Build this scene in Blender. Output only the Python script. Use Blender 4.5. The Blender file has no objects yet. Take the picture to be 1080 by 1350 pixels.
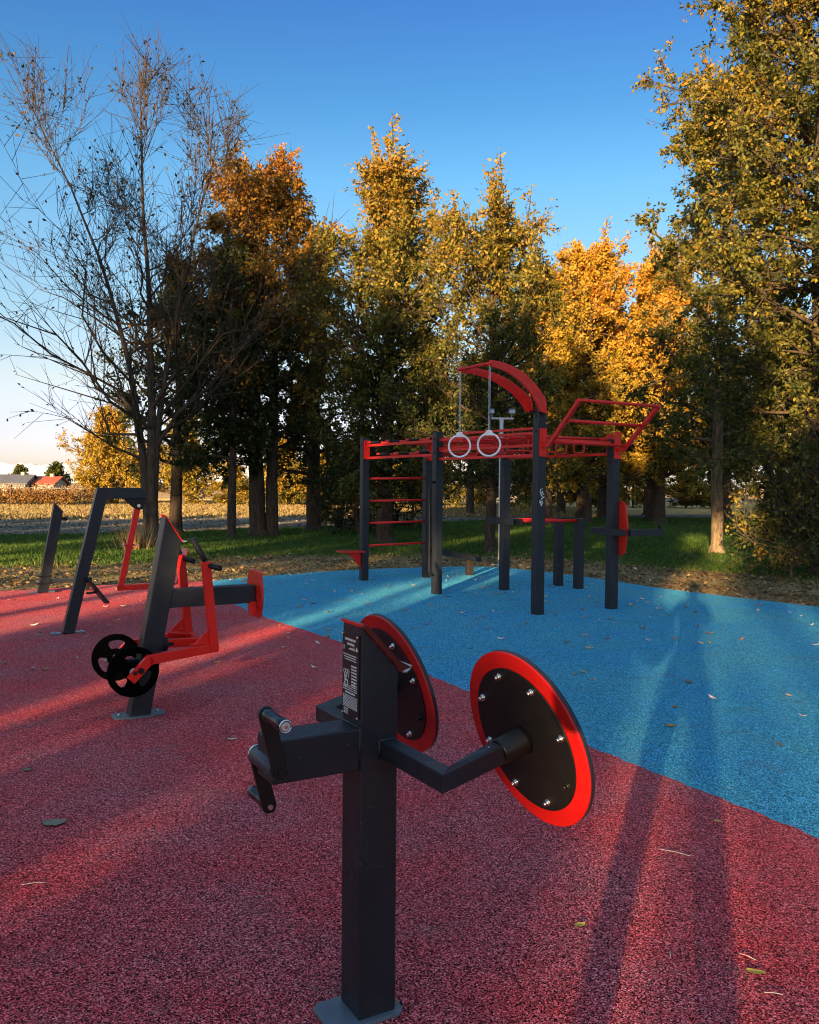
import bpy, math, random
import numpy as np
from mathutils import Vector, Matrix

S = bpy.context.scene
COL = S.collection
R = math.radians
rnd = random.Random(7)

# ------------------------------------------------------------------ camera model
F = 1150.0; TH = math.atan(35 / F); ROLL = R(0.5); H = 1.55
def ray(px, py):
    x = px - 540; y = py - 675; c, s = math.cos(ROLL), math.sin(ROLL)
    u = (x * c + y * s) / F; v = (-x * s + y * c) / F
    return Vector((u, math.cos(TH) - v * math.sin(TH), -math.sin(TH) - v * math.cos(TH)))
def G(px, py, z=0.0):
    d = ray(px, py); t = (z - H) / d.z
    return Vector((0, 0, H)) + d * t
def P(px, py, Y):
    d = ray(px, py)
    return Vector((0, 0, H)) + d * (Y / d.y)

cam = bpy.data.cameras.new('camera'); cam.sensor_width = 36; cam.sensor_fit = 'HORIZONTAL'
cam.lens = 36 * F / 1080; cam.clip_start = 0.05; cam.clip_end = 20000
co = bpy.data.objects.new('camera', cam); COL.objects.link(co)
co.matrix_world = Matrix.Translation((0, 0, H)) @ Matrix.Rotation(math.pi / 2 - TH, 4, 'X') @ Matrix.Rotation(ROLL, 4, 'Z')
S.camera = co

# ------------------------------------------------------------------ light
AZ = R(18.5); EL = R(6.5)
SUN = Vector((-math.sin(AZ) * math.cos(EL), -math.cos(AZ) * math.cos(EL), math.sin(EL)))
NS = Vector((math.cos(AZ), -math.sin(AZ), 0)); TS = Vector((math.sin(AZ), math.cos(AZ), 0))
def sunpos(s, u):                      # s across the sunlight, u metres towards the sun
    p = NS * s - TS * u
    return (p.x, p.y)
sl = bpy.data.lights.new('sun', 'SUN'); sl.energy = 5.0; sl.angle = R(0.55); sl.color = (1.0, 0.65, 0.31)
so = bpy.data.objects.new('sun', sl); COL.objects.link(so)
so.rotation_euler = (-SUN).to_track_quat('-Z', 'Y').to_euler()
w = bpy.data.worlds.new('World'); S.world = w; w.use_nodes = True
nt = w.node_tree; nt.nodes.clear()
sky = nt.nodes.new('ShaderNodeTexSky'); sky.sky_type = 'NISHITA'; sky.sun_disc = False
sky.sun_elevation = EL; sky.sun_rotation = math.atan2(SUN.x, SUN.y); sky.air_density = 1.0; sky.dust_density = 0.6; sky.ozone_density = 1.6
hs = nt.nodes.new('ShaderNodeHueSaturation'); hs.inputs['Saturation'].default_value = 1.0
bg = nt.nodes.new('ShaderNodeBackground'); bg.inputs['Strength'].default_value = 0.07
wo = nt.nodes.new('ShaderNodeOutputWorld')
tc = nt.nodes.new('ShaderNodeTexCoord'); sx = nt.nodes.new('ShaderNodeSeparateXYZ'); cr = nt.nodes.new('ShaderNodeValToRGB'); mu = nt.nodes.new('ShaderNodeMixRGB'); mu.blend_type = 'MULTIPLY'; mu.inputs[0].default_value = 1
els = [(0, (1.1, 1.22, 2.6)), (.06, (1.08, 1.0, 1.75)), (.11, (1.2, 1.02, 1.2)), (.185, (.94, 1.02, 1.16)), (.32, (.60, 1.0, 1.28)), (.397, (.385, .80, 1.18)), (.485, (.30, .63, 1.16)), (.60, (1.7, 1.7, 1.8)), (.78, (3.9, 3.2, 2.6))]  # upper stops brighten the unseen overhead sky to lift the ambient light
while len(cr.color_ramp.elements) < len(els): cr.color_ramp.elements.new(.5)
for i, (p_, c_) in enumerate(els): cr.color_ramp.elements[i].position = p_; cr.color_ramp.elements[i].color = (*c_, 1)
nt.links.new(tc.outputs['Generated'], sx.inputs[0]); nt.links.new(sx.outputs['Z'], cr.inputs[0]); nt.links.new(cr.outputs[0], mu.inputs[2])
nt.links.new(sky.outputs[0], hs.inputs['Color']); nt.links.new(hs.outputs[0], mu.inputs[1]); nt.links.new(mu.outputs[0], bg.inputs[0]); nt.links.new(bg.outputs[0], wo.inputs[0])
S.view_settings.view_transform = 'Standard'; S.view_settings.look = 'None'; S.view_settings.gamma = 1
S.view_settings.exposure = 1.8
S.cycles.filter_width = 1.1; S.cycles.max_bounces = 5; S.cycles.diffuse_bounces = 2; S.cycles.glossy_bounces = 2; S.cycles.transmission_bounces = 3
S.cycles.transparent_max_bounces = 4

# ------------------------------------------------------------------ materials
def mat(name, col=(.5, .5, .5), rough=.5, metal=0.0, spec=.5):
    m = bpy.data.materials.new(name); m.use_nodes = True
    b = m.node_tree.nodes['Principled BSDF']
    b.inputs['Base Color'].default_value = (*col, 1); b.inputs['Roughness'].default_value = rough
    b.inputs['Metallic'].default_value = metal; b.inputs['Specular IOR Level'].default_value = spec
    return m
class NB:
    def __init__(s, m): s.t = m.node_tree; s.b = s.t.nodes['Principled BSDF']
    def n(s, typ, **k):
        x = s.t.nodes.new(typ)
        for a, v in k.items(): setattr(x, a, v)
        return x
    def l(s, a, b): s.t.links.new(a, b)
    def coord(s, out='Object'): return s.n('ShaderNodeTexCoord').outputs[out]
    def noise(s, scale, detail=3, rough=.55, vec=None):
        x = s.n('ShaderNodeTexNoise'); x.inputs['Scale'].default_value = scale; x.inputs['Detail'].default_value = detail; x.inputs['Roughness'].default_value = rough
        s.l(vec if vec is not None else s.coord(), x.inputs['Vector']); return x.outputs['Fac']
    def ramp(s, fac, stops, interp='LINEAR'):
        x = s.n('ShaderNodeValToRGB'); x.color_ramp.interpolation = interp
        e = x.color_ramp.elements
        while len(e) < len(stops): e.new(0.5)
        for i, (p, c) in enumerate(stops): e[i].position = p; e[i].color = (*c, 1) if len(c) == 3 else c
        s.l(fac, x.inputs['Fac']); return x.outputs['Color']
    def mix(s, fac, a, b, mode='MIX'):
        x = s.n('ShaderNodeMixRGB', blend_type=mode)
        for i, v in zip((0, 1, 2), (fac, a, b)):
            if hasattr(v, 'links'): s.l(v, x.inputs[i])
            elif i == 0: x.inputs[0].default_value = v
            else: x.inputs[i].default_value = (*v, 1)
        return x.outputs[0]
    def bump(s, h, st, dist):
        x = s.n('ShaderNodeBump'); x.inputs['Strength'].default_value = st; x.inputs['Distance'].default_value = dist
        s.l(h, x.inputs['Height']); s.l(x.outputs[0], s.b.inputs['Normal'])
def paint(name, col, rough, var=.25):
    m = mat(name, col, rough); k = NB(m)
    c = k.noise(3.5, 4)
    k.l(k.ramp(c, [(.3, tuple(v * (1 - var) for v in col)), (.7, tuple(min(1, v * (1 + var)) for v in col))]), k.b.inputs['Base Color'])
    r = k.noise(18, 5, .7)
    k.l(k.ramp(r, [(.3, (rough - .08,) * 3), (.75, (rough + .14,) * 3)]), k.b.inputs['Roughness'])
    k.bump(k.noise(420, 2), .12, .0006); k.b.inputs['Specular IOR Level'].default_value = .35
    return m
CHAR = paint('charcoal_powder_coat', (.015, .019, .026), .40)
_k = NB(CHAR); _old = _k.b.inputs['Base Color'].links[0].from_socket
_ch = _k.ramp(_k.noise(95, 2, .5), [(.735, (0,) * 3), (.76, (1,) * 3)]); _du = _k.ramp(_k.noise(5, 6, .75), [(.5, (0,) * 3), (.75, (.35,) * 3)])
_k.l(_k.mix(_ch, _k.mix(_du, _old, (.045, .043, .040)), (.16, .16, .16)), _k.b.inputs['Base Color'])
BLACK = paint('black_paint', (.008, .008, .009), .38)
RED = paint('red_powder_coat', (.74, .016, .009), .36, .12)
DISCR = paint('deep_red_board', (.50, .008, .006), .42, .1)
REDB = paint('red_plastic_board', (.60, .022, .012), .3, .12)
GREYP = paint('grey_steel_plate', (.10, .125, .16), .38)
WHITE = paint('white_plastic', (.88, .88, .86), .4, .06)
GALV = paint('galvanised_steel', (.48, .49, .50), .42, .12)
STEEL = mat('stainless_steel', (.75, .74, .72), .22, 1.0)
RUB = paint('black_rubber', (.012, .012, .013), .6)
WPRINT = mat('white_print', (.72, .72, .70), .5)
def wood_dark():
    m = mat('dark_wood', (.03, .022, .018), .6); k = NB(m)
    k.l(k.ramp(k.noise(14, 5), [(.3, (.010, .009, .008)), (.7, (.028, .021, .017))]), k.b.inputs['Base Color']); return m
DWOOD = wood_dark()
DISCB = mat('black_weight_rubber', (.0022, .0022, .0025), 1.0, 0, .02)

def rubber(name, dark, midc, light, worn):
    m = mat(name, midc, .9, 0, .14); k = NB(m)
    co_ = k.coord()
    v = k.n('ShaderNodeTexVoronoi'); v.inputs['Scale'].default_value = 245; k.l(co_, v.inputs['Vector'])
    sep = k.n('ShaderNodeSeparateColor'); k.l(v.outputs['Color'], sep.inputs[0])
    base = k.ramp(sep.outputs[0], [(.0, dark), (.30, dark), (.40, midc), (.76, midc), (.84, light), (1, light)])
    v2 = k.n('ShaderNodeTexVoronoi'); v2.inputs['Scale'].default_value = 165; k.l(co_, v2.inputs['Vector'])
    sep2 = k.n('ShaderNodeSeparateColor'); k.l(v2.outputs['Color'], sep2.inputs[0])
    sp = k.ramp(sep2.outputs[1], [(0, (.45,) * 3), (1, (1.5,) * 3)])
    base = k.mix(1.0, base, sp, 'MULTIPLY')
    big = k.ramp(k.noise(1.1, 5, .6), [(.36, (0,) * 3), (.64, (1,) * 3)])
    base = k.mix(big, base, k.mix(1.0, base, worn, 'MULTIPLY'))
    dust = k.ramp(k.noise(2.6, 6, .65), [(.57, (0,) * 3), (.74, (.42,) * 3)])
    base = k.mix(dust, base, (.16, .14, .13))
    k.l(base, k.b.inputs['Base Color'])
    k.b.inputs['Diffuse Roughness'].default_value = 1.0
    h = k.mix(.5, v.outputs['Distance'], k.noise(130, 3, .6))
    k.bump(h, 1.0, .014)
    return m
REDR = rubber('red_rubber_granules', (.030, .005, .009), (.61, .104, .138), (.94, .38, .43), (1.25, .66, .62))
BLUER = rubber('blue_rubber_granules', (.004, .075, .15), (.042, .46, .69), (.32, .80, .93), (.70, .92, 1.12))

def soil(name, stops, scale=.6, fine=40, bump=.03):
    m = mat(name, (.2, .15, .1), .95, 0, .2); k = NB(m); k.b.inputs['Diffuse Roughness'].default_value = 1.0
    a = k.noise(scale, 6, .65); b = k.noise(fine, 5, .7)
    f = k.mix(.55, a, b)
    k.l(k.ramp(f, stops), k.b.inputs['Base Color'])
    k.bump(b, .8, bump); return m
GROUND = soil('dry_earth', [(.35, (.09, .07, .045)), (.5, (.16, .125, .075)), (.68, (.24, .19, .11))], .25, 8)
LAWN = soil('lawn_earth', [(.34, (.028, .065, .010)), (.52, (.06, .12, .018)), (.70, (.12, .15, .034))], .5, 30)
LITTER = soil('leaf_litter_earth', [(.36, (.06, .045, .025)), (.5, (.20, .14, .07)), (.64, (.40, .29, .14))], .7, 26)
PLOUGH = soil('ploughed_earth', [(.38, (.045, .04, .034)), (.5, (.14, .125, .10)), (.60, (.26, .235, .19))], .5, 9, .1)
STRAW = soil('yellow_stubble', [(.36, (.22, .15, .05)), (.5, (.36, .25, .08)), (.66, (.48, .35, .13))], .1, 2.5, .08)

def leafmat(name, stops, trans=.35):
    m = mat(name, (.1, .1, .05), .55, 0, .35); k = NB(m)
    a = k.n('ShaderNodeAttribute', attribute_name='tint')
    c = k.ramp(a.outputs['Fac'], stops); k.l(c, k.b.inputs['Base Color'])
    tr = k.n('ShaderNodeBsdfTranslucent'); k.l(c, tr.inputs['Color'])
    mx = k.n('ShaderNodeMixShader'); mx.inputs[0].default_value = trans
    out = [x for x in k.t.nodes if x.type == 'OUTPUT_MATERIAL'][0]
    k.l(k.b.outputs[0], mx.inputs[1]); k.l(tr.outputs[0], mx.inputs[2]); k.l(mx.outputs[0], out.inputs['Surface'])
    return m
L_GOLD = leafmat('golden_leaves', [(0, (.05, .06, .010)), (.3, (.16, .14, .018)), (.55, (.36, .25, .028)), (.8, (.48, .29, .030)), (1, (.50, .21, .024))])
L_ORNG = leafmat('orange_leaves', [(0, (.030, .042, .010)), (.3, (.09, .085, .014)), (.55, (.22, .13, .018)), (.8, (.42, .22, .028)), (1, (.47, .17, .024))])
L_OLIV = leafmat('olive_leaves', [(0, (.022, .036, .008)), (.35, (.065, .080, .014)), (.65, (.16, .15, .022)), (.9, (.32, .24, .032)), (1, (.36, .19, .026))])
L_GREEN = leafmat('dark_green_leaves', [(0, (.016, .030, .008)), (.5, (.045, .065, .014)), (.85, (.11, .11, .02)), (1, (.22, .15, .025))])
L_BROWN = leafmat('dry_leaves', [(0, (.10, .065, .03)), (.4, (.22, .14, .06)), (.7, (.36, .24, .10)), (.9, (.46, .34, .17)), (1, (.60, .52, .38))], .2)
L_GRASS = leafmat('grass_blades', [(0, (.022, .058, .008)), (.5, (.055, .125, .014)), (.85, (.13, .18, .026)), (1, (.30, .25, .08))], .3)
L_VINE = leafmat('vine_leaves', [(0, (.10, .045, .015)), (.5, (.22, .12, .04)), (1, (.48, .27, .06))])
def bark(name, d, l):
    m = mat(name, d, .95, 0, .15); k = NB(m)
    mp = k.n('ShaderNodeMapping'); mp.inputs['Scale'].default_value = (1, 1, .22); k.l(k.coord(), mp.inputs['Vector'])
    f = k.noise(16, 6, .7, mp.outputs[0]); k.l(k.ramp(f, [(.35, d), (.65, l)]), k.b.inputs['Base Color'])
    k.bump(f, 1.0, .03); return m
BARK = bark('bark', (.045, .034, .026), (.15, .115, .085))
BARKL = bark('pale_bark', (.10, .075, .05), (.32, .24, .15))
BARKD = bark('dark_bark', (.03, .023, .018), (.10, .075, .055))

# ------------------------------------------------------------------ mesh builders
def V(p): return Vector(p)
class MB:
    def __init__(s): s.v = []; s.f = []; s.sm = []
    def add(s, vs, fs, smooth=False):
        o = len(s.v); s.v += [tuple(x) for x in vs]
        s.f += [tuple(i + o for i in f) for f in fs]; s.sm += [smooth] * len(fs); return s
    def box(s, c, ax, hs):             # centre, three axes, half sizes
        c = V(c); a, b, d = [V(x).normalized() * h for x, h in zip(ax, hs)]
        vs = [c + a * i + b * j + d * k for i in (-1, 1) for j in (-1, 1) for k in (-1, 1)]
        fs = [(0, 1, 3, 2), (4, 6, 7, 5), (0, 4, 5, 1), (2, 3, 7, 6), (0, 2, 6, 4), (1, 5, 7, 3)]
        return s.add(vs, fs)
    def bar(s, p, q, w_, h_, up=(0, 0, 1)):   # rectangular bar: w across, h along up
        p, q = V(p), V(q); d = (q - p).normalized(); u = V(up); u = (u - d * u.dot(d)).normalized(); x = d.cross(u)
        return s.box((p + q) / 2, (d, x, u), ((q - p).length / 2, w_ / 2, h_ / 2))
    def tube(s, pts, r, n=12, caps=True):
        pts = [V(p) for p in pts]; rr = r if isinstance(r, (list, tuple)) else [r] * len(pts)
        t0 = (pts[1] - pts[0]).normalized(); u = t0.orthogonal().normalized(); vs = []
        for i, p in enumerate(pts):
            a = pts[max(i - 1, 0)]; b = pts[min(i + 1, len(pts) - 1)]; t = (b - a).normalized()
            u = (u - t * u.dot(t)).normalized(); x = t.cross(u)
            vs += [p + (u * math.cos(2 * math.pi * k / n) + x * math.sin(2 * math.pi * k / n)) * rr[i] for k in range(n)]
        fs = [(i * n + k, i * n + (k + 1) % n, (i + 1) * n + (k + 1) % n, (i + 1) * n + k) for i in range(len(pts) - 1) for k in range(n)]
        s.add(vs, fs, True)
        if caps:
            o = len(s.v) - len(vs); m = len(pts)
            s.f += [tuple(o + k for k in reversed(range(n))), tuple(o + (m - 1) * n + k for k in range(n))]; s.sm += [False, False]
        return s
    def cyl(s, p, q, r, n=24): return s.tube([p, q], r, n)
    def torus(s, c, nrm, Rr, r, n=40, m=10):
        c = V(c); nrm = V(nrm).normalized(); e = nrm.orthogonal().normalized(); g = nrm.cross(e); vs = []
        for i in range(n):
            a = 2 * math.pi * i / n; d = e * math.cos(a) + g * math.sin(a)
            for j in range(m):
                b = 2 * math.pi * j / m; vs.append(c + d * (Rr + r * math.cos(b)) + nrm * r * math.sin(b))
        fs = [(i * m + j, ((i + 1) % n) * m + j, ((i + 1) % n) * m + (j + 1) % m, i * m + (j + 1) % m) for i in range(n) for j in range(m)]
        return s.add(vs, fs, True)
    def prism(s, poly, o, ux, uy, th):  # polygon in plane (ux,uy) at o, extruded by th along ux x uy, centred
        o, ux, uy = V(o), V(ux).normalized(), V(uy).normalized(); nz = ux.cross(uy).normalized() * th / 2; n = len(poly)
        vs = [o + ux * a + uy * b - nz for a, b in poly] + [o + ux * a + uy * b + nz for a, b in poly]
        fs = [tuple(reversed(range(n))), tuple(range(n, 2 * n))] + [(i, (i + 1) % n, n + (i + 1) % n, n + i) for i in range(n)]
        return s.add(vs, fs)
    def ring(s, c, nrm, r0, r1, th, n=72):   # flat ring with thickness
        c, nrm = V(c), V(nrm).normalized(); e = nrm.orthogonal().normalized(); g = nrm.cross(e); vs = []
        for i in range(n):
            d = e * math.cos(2 * math.pi * i / n) + g * math.sin(2 * math.pi * i / n)
            vs += [c + d * r0 - nrm * th / 2, c + d * r1 - nrm * th / 2, c + d * r1 + nrm * th / 2, c + d * r0 + nrm * th / 2]
        fs = []
        for i in range(n):
            a, b = 4 * i, 4 * ((i + 1) % n)
            fs += [(a + j, b + j, b + (j + 1) % 4, a + (j + 1) % 4) for j in range(4)]
        return s.add(vs, fs)
    def build(s, name, m, parent=None, bevel=0.0, loc=None):
        me = bpy.data.meshes.new(name)
        off = V(loc) if loc is not None else (wl(parent) if parent else Vector((0, 0, 0)))
        me.from_pydata([tuple(V(x) - off) for x in s.v], [], s.f)
        me.polygons.foreach_set('use_smooth', s.sm); me.update()
        import bmesh
        bm = bmesh.new(); bm.from_mesh(me); bmesh.ops.recalc_face_normals(bm, faces=bm.faces[:]); bm.to_mesh(me); bm.free()
        o = bpy.data.objects.new(name, me); COL.objects.link(o); me.materials.append(m)
        if parent: o.parent = parent
        else: o.location = off
        if bevel:
            b = o.modifiers.new('bevel', 'BEVEL'); b.width = bevel; b.segments = 2; b.limit_method = 'ANGLE'; b.angle_limit = R(40); b.harden_normals = False
        return o
def wl(o):
    p = Vector((0, 0, 0))
    while o is not None: p = p + V(o.location); o = o.parent
    return p
def tag(o, label=None, cat=None, group=None, kind=None):
    for k_, v_ in (('label', label), ('category', cat), ('group', group), ('kind', kind)):
        if v_: o[k_] = v_
    return o
def thing(name, label, cat, loc, group=None):
    o = bpy.data.objects.new(name, None); o.empty_display_size = .2; COL.objects.link(o); o.location = loc
    return tag(o, label, cat, group)
def copy_tree(o, loc, rz=0, sc=1, label=None, parent=None):
    c = o.copy(); COL.objects.link(c); c.parent = parent
    if parent is None:
        c.location = loc; c.rotation_euler = (0, 0, rz); c.scale = (sc, sc, sc) if not hasattr(sc, '__len__') else sc
        if label: c['label'] = label
    for ch in o.children: copy_tree(ch, None, parent=c)
    return c
Z3 = Vector((0, 0, 1))

def np_mesh(name, verts, faces, m, parent=None, tint=None, smooth=False):
    verts = np.asarray(verts, np.float32); faces = np.asarray(faces, np.int32)
    me = bpy.data.meshes.new(name); k = faces.shape[1]
    me.vertices.add(len(verts)); me.loops.add(faces.size); me.polygons.add(len(faces))
    me.vertices.foreach_set('co', verts.ravel()); me.loops.foreach_set('vertex_index', faces.ravel())
    me.polygons.foreach_set('loop_start', np.arange(0, faces.size, k, dtype=np.int32))
    if smooth: me.polygons.foreach_set('use_smooth', np.ones(len(faces), bool))
    me.update(calc_edges=True)
    if tint is not None:
        at = me.attributes.new('tint', 'FLOAT', 'FACE'); at.data.foreach_set('value', np.asarray(tint, np.float32))
    me.materials.append(m)
    o = bpy.data.objects.new(name, me); COL.objects.link(o)
    if parent: o.parent = parent
    return o

# ------------------------------------------------------------------ ground
def sheet(name, pts, z, m, thick=0.0):
    pts = [(float(p[0]), float(p[1])) for p in pts]; n = len(pts)
    b = MB()
    if thick:
        b.add([(x, y, z) for x, y in pts] + [(x, y, z - thick) for x, y in pts], [tuple(range(n))] + [(i, n + i, n + (i + 1) % n, (i + 1) % n) for i in range(n)])
    else: b.add([(x, y, z) for x, y in pts], [tuple(range(n))])
    o = b.build(name, m); o['kind'] = 'structure'; return o
def smooth_line(pts, n=6):
    out = []
    for i in range(len(pts) - 1):
        p0 = V((*pts[max(i - 1, 0)], 0)); p1 = V((*pts[i], 0)); p2 = V((*pts[i + 1], 0)); p3 = V((*pts[min(i + 2, len(pts) - 1)], 0))
        for k in range(n):
            t = k / n
            q = .5 * ((2 * p1) + (p2 - p0) * t + (2 * p0 - 5 * p1 + 4 * p2 - p3) * t * t + (3 * p1 - p0 - 3 * p2 + p3) * t ** 3)
            out.append((q.x, q.y))
    out.append(tuple(pts[-1])); return out
seam = smooth_line([(4.6, -1.5), (2.9, 1.6), (1.83, 3.83), (1.10, 5.16), (.17, 7.1), (-.89, 8.92), (-1.73, 10.22), (-2.5, 11.8), (-3.23, 13.86)])
seam = [(x + .010 * math.sin(31 * y + 3 * x) + rnd.uniform(-.006, .006), y + .008 * math.sin(47 * x) + rnd.uniform(-.005, .005)) for x, y in smooth_line(seam[::6], 40)]
bback = smooth_line([(-3.23, 13.86), (-2.09, 15.02), (-1.1, 15.85), (.29, 16.5), (1.4, 16.75), (2.3, 16.1), (3.2, 14.75), (3.85, 13.5), (4.6, 12.45), (5.4, 11.44), (8.5, 7.5)])
rback = smooth_line([(-14, 8.6), (-8, 11.2), (-5.78, 12.35), (-4.6, 13.2), (-3.23, 13.86)])
sheet('ground', [(-3000, -400), (3000, -400), (3000, 5000), (-3000, 5000)], -.06, GROUND)
sheet('yellow_field', [(-160, 36), (-9, 41), (60, 60), (140, 64), (140, 110), (-160, 78)], -.052, STRAW)
sheet('ploughed_field', [(-90, 14), (-12.3, 26.2), (-8.4, 28.3), (-4, 32.3), (-1, 37), (10, 46), (60, 46), (160, 40), (160, 75), (60, 66), (-3, 45), (-8.6, 41.3), (-17, 35.8), (-90, 22)], -.048, PLOUGH)
sheet('lawn', [(-60, 6), (-18, 23.6), (-12.3, 26.2), (-8.4, 28.3), (-4, 32.3), (-1, 37), (10, 46), (60, 46), (70, -40), (-60, -40)], -.044, LAWN)
sheet('leaf_litter', smooth_line([(-20, 11), (-7.84, 16.2), (-5.8, 17.1), (-3.6, 19.2), (-1.5, 19.7), (1.2, 20.2), (3.3, 19.2), (5.2, 17.3), (7.4, 15.3), (12, 10)]) + [(12, 3), (-20, 3)], -.040, LITTER)
sheet('red_rubber_surface', list(seam) + list(reversed(rback))[1:] + [(-14, -6), (5.5, -6)], 0, REDR, .06)
sheet('blue_rubber_surface', list(reversed(seam)) + [(8.5, -1.5)] + list(reversed(bback))[:-1], 0.0, BLUER, .06)

# ------------------------------------------------------------------ equipment directions
A30 = R(30); a_ = Vector((math.cos(A30), math.sin(A30), 0)); b_ = Vector((-math.sin(A30), math.cos(A30), 0))

# ---- arm trainer in front
O1 = Vector((-.111, 2.539, 0))
def L1(a, b, z): return O1 + a_ * a + b_ * b + Z3 * z
arm = thing('arm_trainer', 'charcoal post with two large red-rimmed black discs and a double hand crank', 'exercise machine', O1)
hp = .06
post = MB()
top = [L1(-hp, -hp, 1.150), L1(-hp, hp, 1.150), L1(hp, hp, 1.020), L1(hp, -hp, 1.020)]
bot = [L1(-hp, -hp, .012), L1(-hp, hp, .012), L1(hp, hp, .012), L1(hp, -hp, .012)]
post.add(bot + top, [(3, 2, 1, 0), (4, 5, 6, 7), (0, 1, 5, 4), (1, 2, 6, 5), (2, 3, 7, 6), (3, 0, 4, 7)])
post.build('post', CHAR, arm, .004)
bp = MB(); bp.prism([(-.15, -.06), (-.13, -.08), (.065, -.08), (.085, -.06), (.085, .06), (.065, .08), (-.13, .08), (-.15, .06)], L1(0, 0, .006), a_, b_, .012)
bp.build('base_plate', GREYP, arm, .002)
# sloping red cap with a turned up lip
cap = MB(); sl_ = V(L1(hp, 0, 1.02)) - V(L1(-hp, 0, 1.15)); sd = sl_.normalized(); sn = b_.cross(sd).normalized()
if sn.z < 0: sn = -sn
c0 = L1(-hp, 0, 1.15)
cap.box(c0 + sd * .095 + sn * .0015, (sd, b_, sn), (.100, .0635, .0016)); cap.box(c0 - sd * .004 - sn * .0005, (a_, b_, Z3), (.0018, .0635, .0045))
cap.build('cap', RED, arm, .0006)
MB().box(c0 + sd * .0945 + sn * .0052, (sd, b_, sn), (.1005, .063, .0020)).build('cap_sheet', GREYP, arm, .0008)
lip = MB()
prof = [(.190, .002), (.200, .004), (.207, .012), (.208, .024), (.204, .036)]
for i in range(len(prof) - 1):
    p = c0 + sd * prof[i][0] + sn * prof[i][1]; q = c0 + sd * prof[i + 1][0] + sn * prof[i + 1][1]
    lip.bar(p, q, .126, .003, sd if i > 1 else sn)
lip.build('cap_lip', mat('bright_cut_steel', (.62, .55, .52), .3, .7), arm)
rim = MB(); rim.prism([(0, 0), (.19, 0), (.205, .03), (.16, .016), (.01, .014)], c0 - b_ * .064, sd, sn, .003)
rim.build('cap_rim', paint('dark_red_edge', (.09, .012, .010), .4), arm)
# information plate
plc = L1(-hp - .003, 0, 1.0)
pl = MB().box(plc, (a_, b_, Z3), (.002, .053, .122)).build('info_plate', mat('black_plate', (.006, .006, .007), .42), arm, .001)
tx = MB(); pr = random.Random(3)
def tline(z, x0, x1, h):          # small printed words along b (b+ is the left edge as seen)
    x = x0
    while x < x1:
        wd = min(pr.uniform(.004, .012), x1 - x)
        tx.box(plc + b_ * (-(x + wd / 2)) + Z3 * z - a_ * .0026, (a_, b_, Z3), (.0004, wd / 2, h / 2)); x += wd + .0022
tline(.103, -.034, .034, .0065); tline(.090, -.020, .026, .0065)
for k in range(3): tline(.058 - .007 * k, -.046 + .006 * k, .040, .0026)
for k in range(7): tline(.028 - .009 * k, .008, .042, .0042)
for k in range(3): tline(-.032 - .006 * k, -.046, .044, .0024)
tline(-.052, -.030, .034, .005)
for k in range(9): tline(-.061 - .0042 * k, -.046, .046, .0020)
for k in range(4): tline(-.101 - .0045 * k, -.040, -.012, .002)
for k in range(4): tline(.075 + .0016 * k, -.010 + .004 * k, .030, .0012)
tx.build('printed_text', WPRINT, pl)
pg = MB(); q0 = plc - a_ * .0028
for cx, cz in ((.036, .008), (.024, .008), (.012, .008)):     # exercise figures
    pg.torus(q0 + b_ * cx + Z3 * cz, a_, .006, .0009, 16, 4); pg.bar(q0 + b_ * cx + Z3 * (cz - .006), q0 + b_ * (cx - .001) + Z3 * (cz - .018), .0016, .0016, a_)
pg.torus(q0 + b_ * .024 - Z3 * .026, a_, .010, .0016, 20, 4); pg.bar(q0 + b_ * .031 - Z3 * .004, q0 + b_ * .033 - Z3 * .034, .004, .002, a_); pg.bar(q0 + b_ * .030 - Z3 * .016, q0 + b_ * .018 - Z3 * .018, .004, .002, a_)
pg.torus(q0 + b_ * .042 + Z3 * .077, a_, .006, .0008, 16, 4)
pg.prism([(-.006, -.005), (.006, -.005), (0, .007)], q0 - b_ * .042 + Z3 * .080, -b_, Z3, .0012)
pg.bar(q0 - b_ * .022 - Z3 * .016, q0 - b_ * .034 - Z3 * .026, .0012, .0012, a_); pg.bar(q0 - b_ * .034 - Z3 * .016, q0 - b_ * .022 - Z3 * .026, .0012, .0012, a_)
pg.build('pictogram', WPRINT, pl)
for i in (-1, 1):
    for j in (-1, 1): MB().cyl(plc - a_ * .001 + b_ * .048 * i + Z3 * .116 * j, plc - a_ * .006 + b_ * .048 * i + Z3 * .116 * j, .0035, 10).build('rivet', STEEL, pl)
# crank beam
zb0, zb1 = .738, .858
bm_ = MB(); bl = .265
prof = [(-hp - .001, zb0), (-hp - .001, zb1), (-hp - bl, zb1), (-hp - bl, zb0 + .0)]
bm_.prism([(p[0], p[1]) for p in prof], O1, a_, Z3, .12); bm_.build('crank_beam', CHAR, arm, .005)
wd_ = MB(); wd_.tube([L1(-hp - .003, -.058, zb1 + .002), L1(-hp - .003, .058, zb1 + .002)], .004, 8); wd_.tube([L1(-hp - .003, -.0605, zb0 + .004), L1(-hp - .003, -.0605, zb1)], .0035, 8)
wd_.build('weld_seam', CHAR, arm)
ax = L1(-hp - bl + .012, 0, .782)
cr = thing_part = MB().cyl(ax - b_ * .075, ax + b_ * .088, .028, 28).build('crank_hub', paint('dark_grey_tube', (.035, .042, .055), .45), arm, .003)
MB().cyl(ax + b_ * .084, ax + b_ * .092, .029, 24).build('hub_ring', STEEL, cr)
d_up = (Z3 * math.cos(R(14)) - a_ * math.sin(R(14)))
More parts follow.
